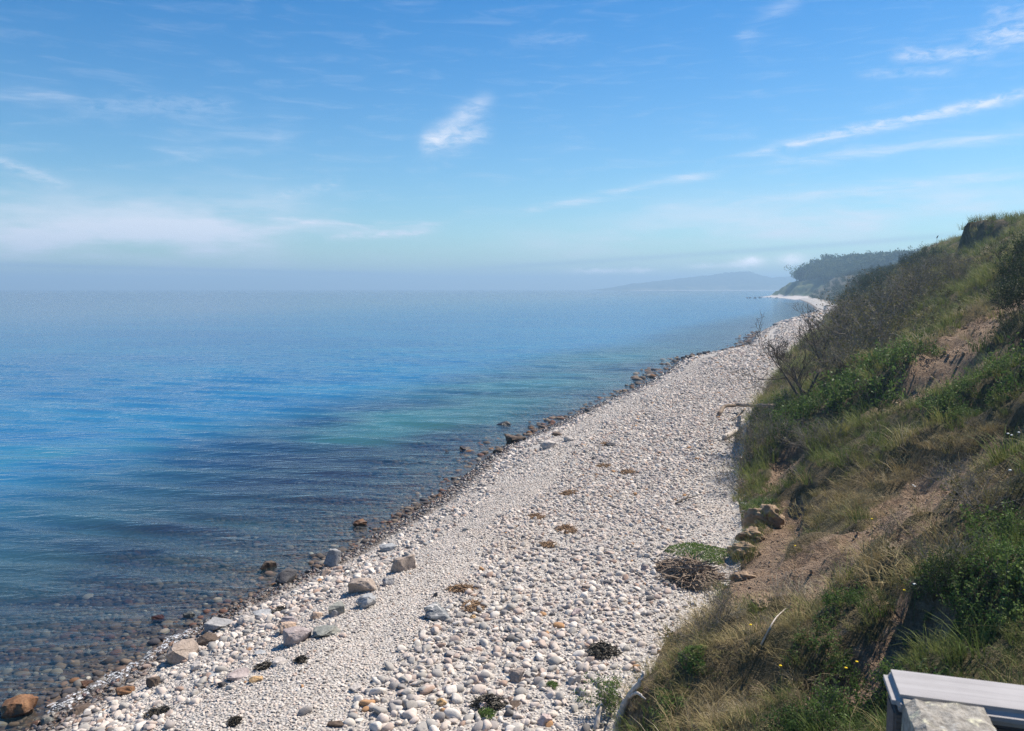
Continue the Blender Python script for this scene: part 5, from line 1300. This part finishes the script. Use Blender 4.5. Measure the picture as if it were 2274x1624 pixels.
# ------------------------------------------------------------------ birds
def bird_mesh(name, mat, pose):
    """one continuous body lofted from tail to beak along the spine"""
    v, f = tubes([pose], 10); return mesh(name, v, f, mat, True)
def build_birds():
    dark = simple('black_plumage', (.012, .012, .014), (.03, .03, .032)); white = simple('white_plumage', (.75, .75, .74), (.82, .82, .80)); bill = simple('orange_bill', (.45, .16, .03), (.5, .2, .04))
    # perched on a dead stalk on the skyline
    h = hit(2082, skyline(2082) + 1.5); d = h[3]; rr_ = ray(2081, 529); x, y = rr_[0] / rr_[1] * d, d; top = CAM_H + rr_[2] / rr_[1] * d
    g = float(height(*ST(np.array([(x, y)]))[0])); L = max(.5, top - g)
    o = link('dead_stalk', mesh('dead_stalk', *tubes([(np.array([(-.05, 0, -.2), (0, 0, L * .6), (.03, 0, L)]), np.array((.03, .022, .015)))], 5), M_BARK)); o.location = (x, y, g); tag(o, 'single bare stalk standing on the skyline under the perched bird', 'stalk')
    e = bpy.data.objects.new('bird', None); COL.objects.link(e); e.location = (x + .03, y, g + L); tag(e, 'black bird perched upright on a stalk on the skyline', 'bird')
    p = np.array([(-.16, 0, -.06), (-.10, 0, .0), (-.05, 0, .08), (0, 0, .17), (.05, 0, .26), (.085, 0, .33), (.12, 0, .37), (.16, 0, .375), (.20, 0, .365)]); r = np.array((.02, .035, .075, .095, .085, .055, .058, .035, .006))
    link('body', bird_mesh('body', dark, (p, r)), e)
    for s in (-1, 1): link('leg', mesh('leg', *tubes([(np.array([(0, .03 * s, .0), (.01, .03 * s, .10)]), np.array((.008, .012)))], 5), dark), e)
    # white bird standing at the water's edge
    q = on_plane(1651, 761, 0.0); e = bpy.data.objects.new('bird', None); COL.objects.link(e); e.location = (q[0], q[1], 0); tag(e, 'small white bird standing upright in the shallows off the beach', 'bird')
    p = np.array([(-.24, 0, .22), (-.18, 0, .25), (-.08, 0, .30), (.04, 0, .34), (.13, 0, .40), (.17, 0, .50), (.15, 0, .60), (.17, 0, .67), (.22, 0, .70)]); r = np.array((.02, .06, .115, .12, .085, .042, .036, .045, .03))
    link('body', bird_mesh('body', white, (p, r)), e); link('bill', mesh('bill', *tubes([(np.array([(.235, 0, .70), (.29, 0, .69), (.34, 0, .675)]), np.array((.018, .012, .003)))], 6), bill), e)
    for s in (-1, 1): link('leg', mesh('leg', *tubes([(np.array([(.02, .05 * s, -.1), (.03, .05 * s, .12), (.02, .05 * s, .28)]), np.array((.010, .009, .014)))], 5), dark), e)
build_birds()

# ------------------------------------------------------------------ the handrail in the near corner
def build_rail():
    m, T, b = material('weathered_rail_wood')
    oc = objco(T); gr = T.noise(T.scaled(oc, (1.6, 46, 46)), 1.0, 5, .7, .6); gr2 = T.noise(T.scaled(oc, (9, 220, 220)), 1.0, 3, .6)
    c = T.mix(T.sstep(gr * .6 + T.noise(oc, 7, 4, .6) * .4, .34, .64), (.26, .25, .25), (.37, .36, .36)); c = T.mix(T.sstep(gr2, .62, .75) * .5, c, (.17, .16, .155))
    T.put(b.inputs['Base Color'], c); T.put(b.inputs['Normal'], T.bump(gr + gr2 * .4, .4, .004)); b.inputs['Roughness'].default_value = .8
    m2, T, b = material('lichen_post_wood')
    oc = objco(T); n1 = T.noise(oc, 22, 5, .7); n2 = T.noise(oc, 75, 4, .7); n3 = T.noise(T.scaled(oc, (1, 1, 1), loc=(3, 1, 2)), 30, 4, .65)
    c = T.mix(T.sstep(n2, .35, .65), (.20, .185, .16), (.36, .34, .30)); c = T.mix(T.sstep(n1, .54, .64), c, (.56, .54, .40)); c = T.mix(T.sstep(n3, .58, .70), c, (.50, .51, .49))
    T.put(b.inputs['Base Color'], c); T.put(b.inputs['Normal'], T.bump(n1 + n2, .8, .006)); b.inputs['Roughness'].default_value = .95
    md = simple('shade_dark_board', (.085, .072, .068), (.16, .14, .13), 8, .85, .3, (1, 14, 14))  # shade under the cap is put into this dark board colour
    z = CAM_H - .70
    A = on_plane(1960, 1478, z); Bp = on_plane(2274, 1516, z); ax = (Bp - A) / np.linalg.norm(Bp - A); per = np.array((ax[1], -ax[0]))        # per points towards the eye
    if per[1] > 0: per = -per
    near = on_plane(1968, 1545, z); wid = abs((near - A) @ per)
    ang = math.atan2(ax[1], ax[0])
    e = bpy.data.objects.new('handrail', None); COL.objects.link(e); e.location = (A[0], A[1], z); e.rotation_euler = (0, 0, ang); tag(e, 'weathered grey wooden handrail with a lichen covered post in the near right corner', 'handrail')
    sy = -1.0 if (Matrix.Rotation(-ang, 2) @ Vector(per)).y < 0 else 1.0
    def box(name, x0, x1, y0, y1, z0, z1, mat, bev=.006):
        bm = bmesh.new(); bmesh.ops.create_cube(bm, size=1.0)
        for v in bm.verts: v.co = Vector(((x0 + x1) / 2 + v.co.x * (x1 - x0), (y0 + y1) / 2 + v.co.y * (y1 - y0), (z0 + z1) / 2 + v.co.z * (z1 - z0)))
        bmesh.ops.bevel(bm, geom=list(bm.edges), offset=bev, segments=3, affect='EDGES')
        me = bpy.data.meshes.new(name); bm.to_mesh(me); bm.free(); me.materials.append(mat); o = link(name, me, e); return o
    def yy(a, b_): return (min(sy * a, sy * b_), max(sy * a, sy * b_))
    box('cap_board', 0, 1.5, *yy(0, wid), -.032, 0, m, .012)
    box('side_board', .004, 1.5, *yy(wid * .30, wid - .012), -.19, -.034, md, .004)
    # the sawn post, its top a little below the cap
    pl = (on_plane(2002, 1552, z - .012)); pr = on_plane(2170, 1556, z - .012); x0 = float((pl - A) @ ax); x1 = float((pr - A) @ ax)
    bm = bmesh.new(); bmesh.ops.create_cube(bm, size=1.0)
    bmesh.ops.subdivide_edges(bm, edges=[ed for ed in bm.edges], cuts=7, use_grid_fill=True)
    y0, y1 = yy(wid - .010, wid + (x1 - x0)); zt, zb = .004, -2.9
    for v in bm.verts:
        k = v.co.copy(); v.co = Vector(((x0 + x1) / 2 + k.x * (x1 - x0), (y0 + y1) / 2 + k.y * (y1 - y0), (zt + zb) / 2 + k.z * (zt - zb)))
        if k.z > .49: v.co.z += random.uniform(-.004, .003) - .010 * (max(abs(k.x), abs(k.y)) > .49)
        else: pass
    me = bpy.data.meshes.new('post'); bm.to_mesh(me); bm.free(); me.materials.append(m2); link('post', me, e)
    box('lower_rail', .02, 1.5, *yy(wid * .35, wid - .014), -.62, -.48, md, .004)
build_rail()
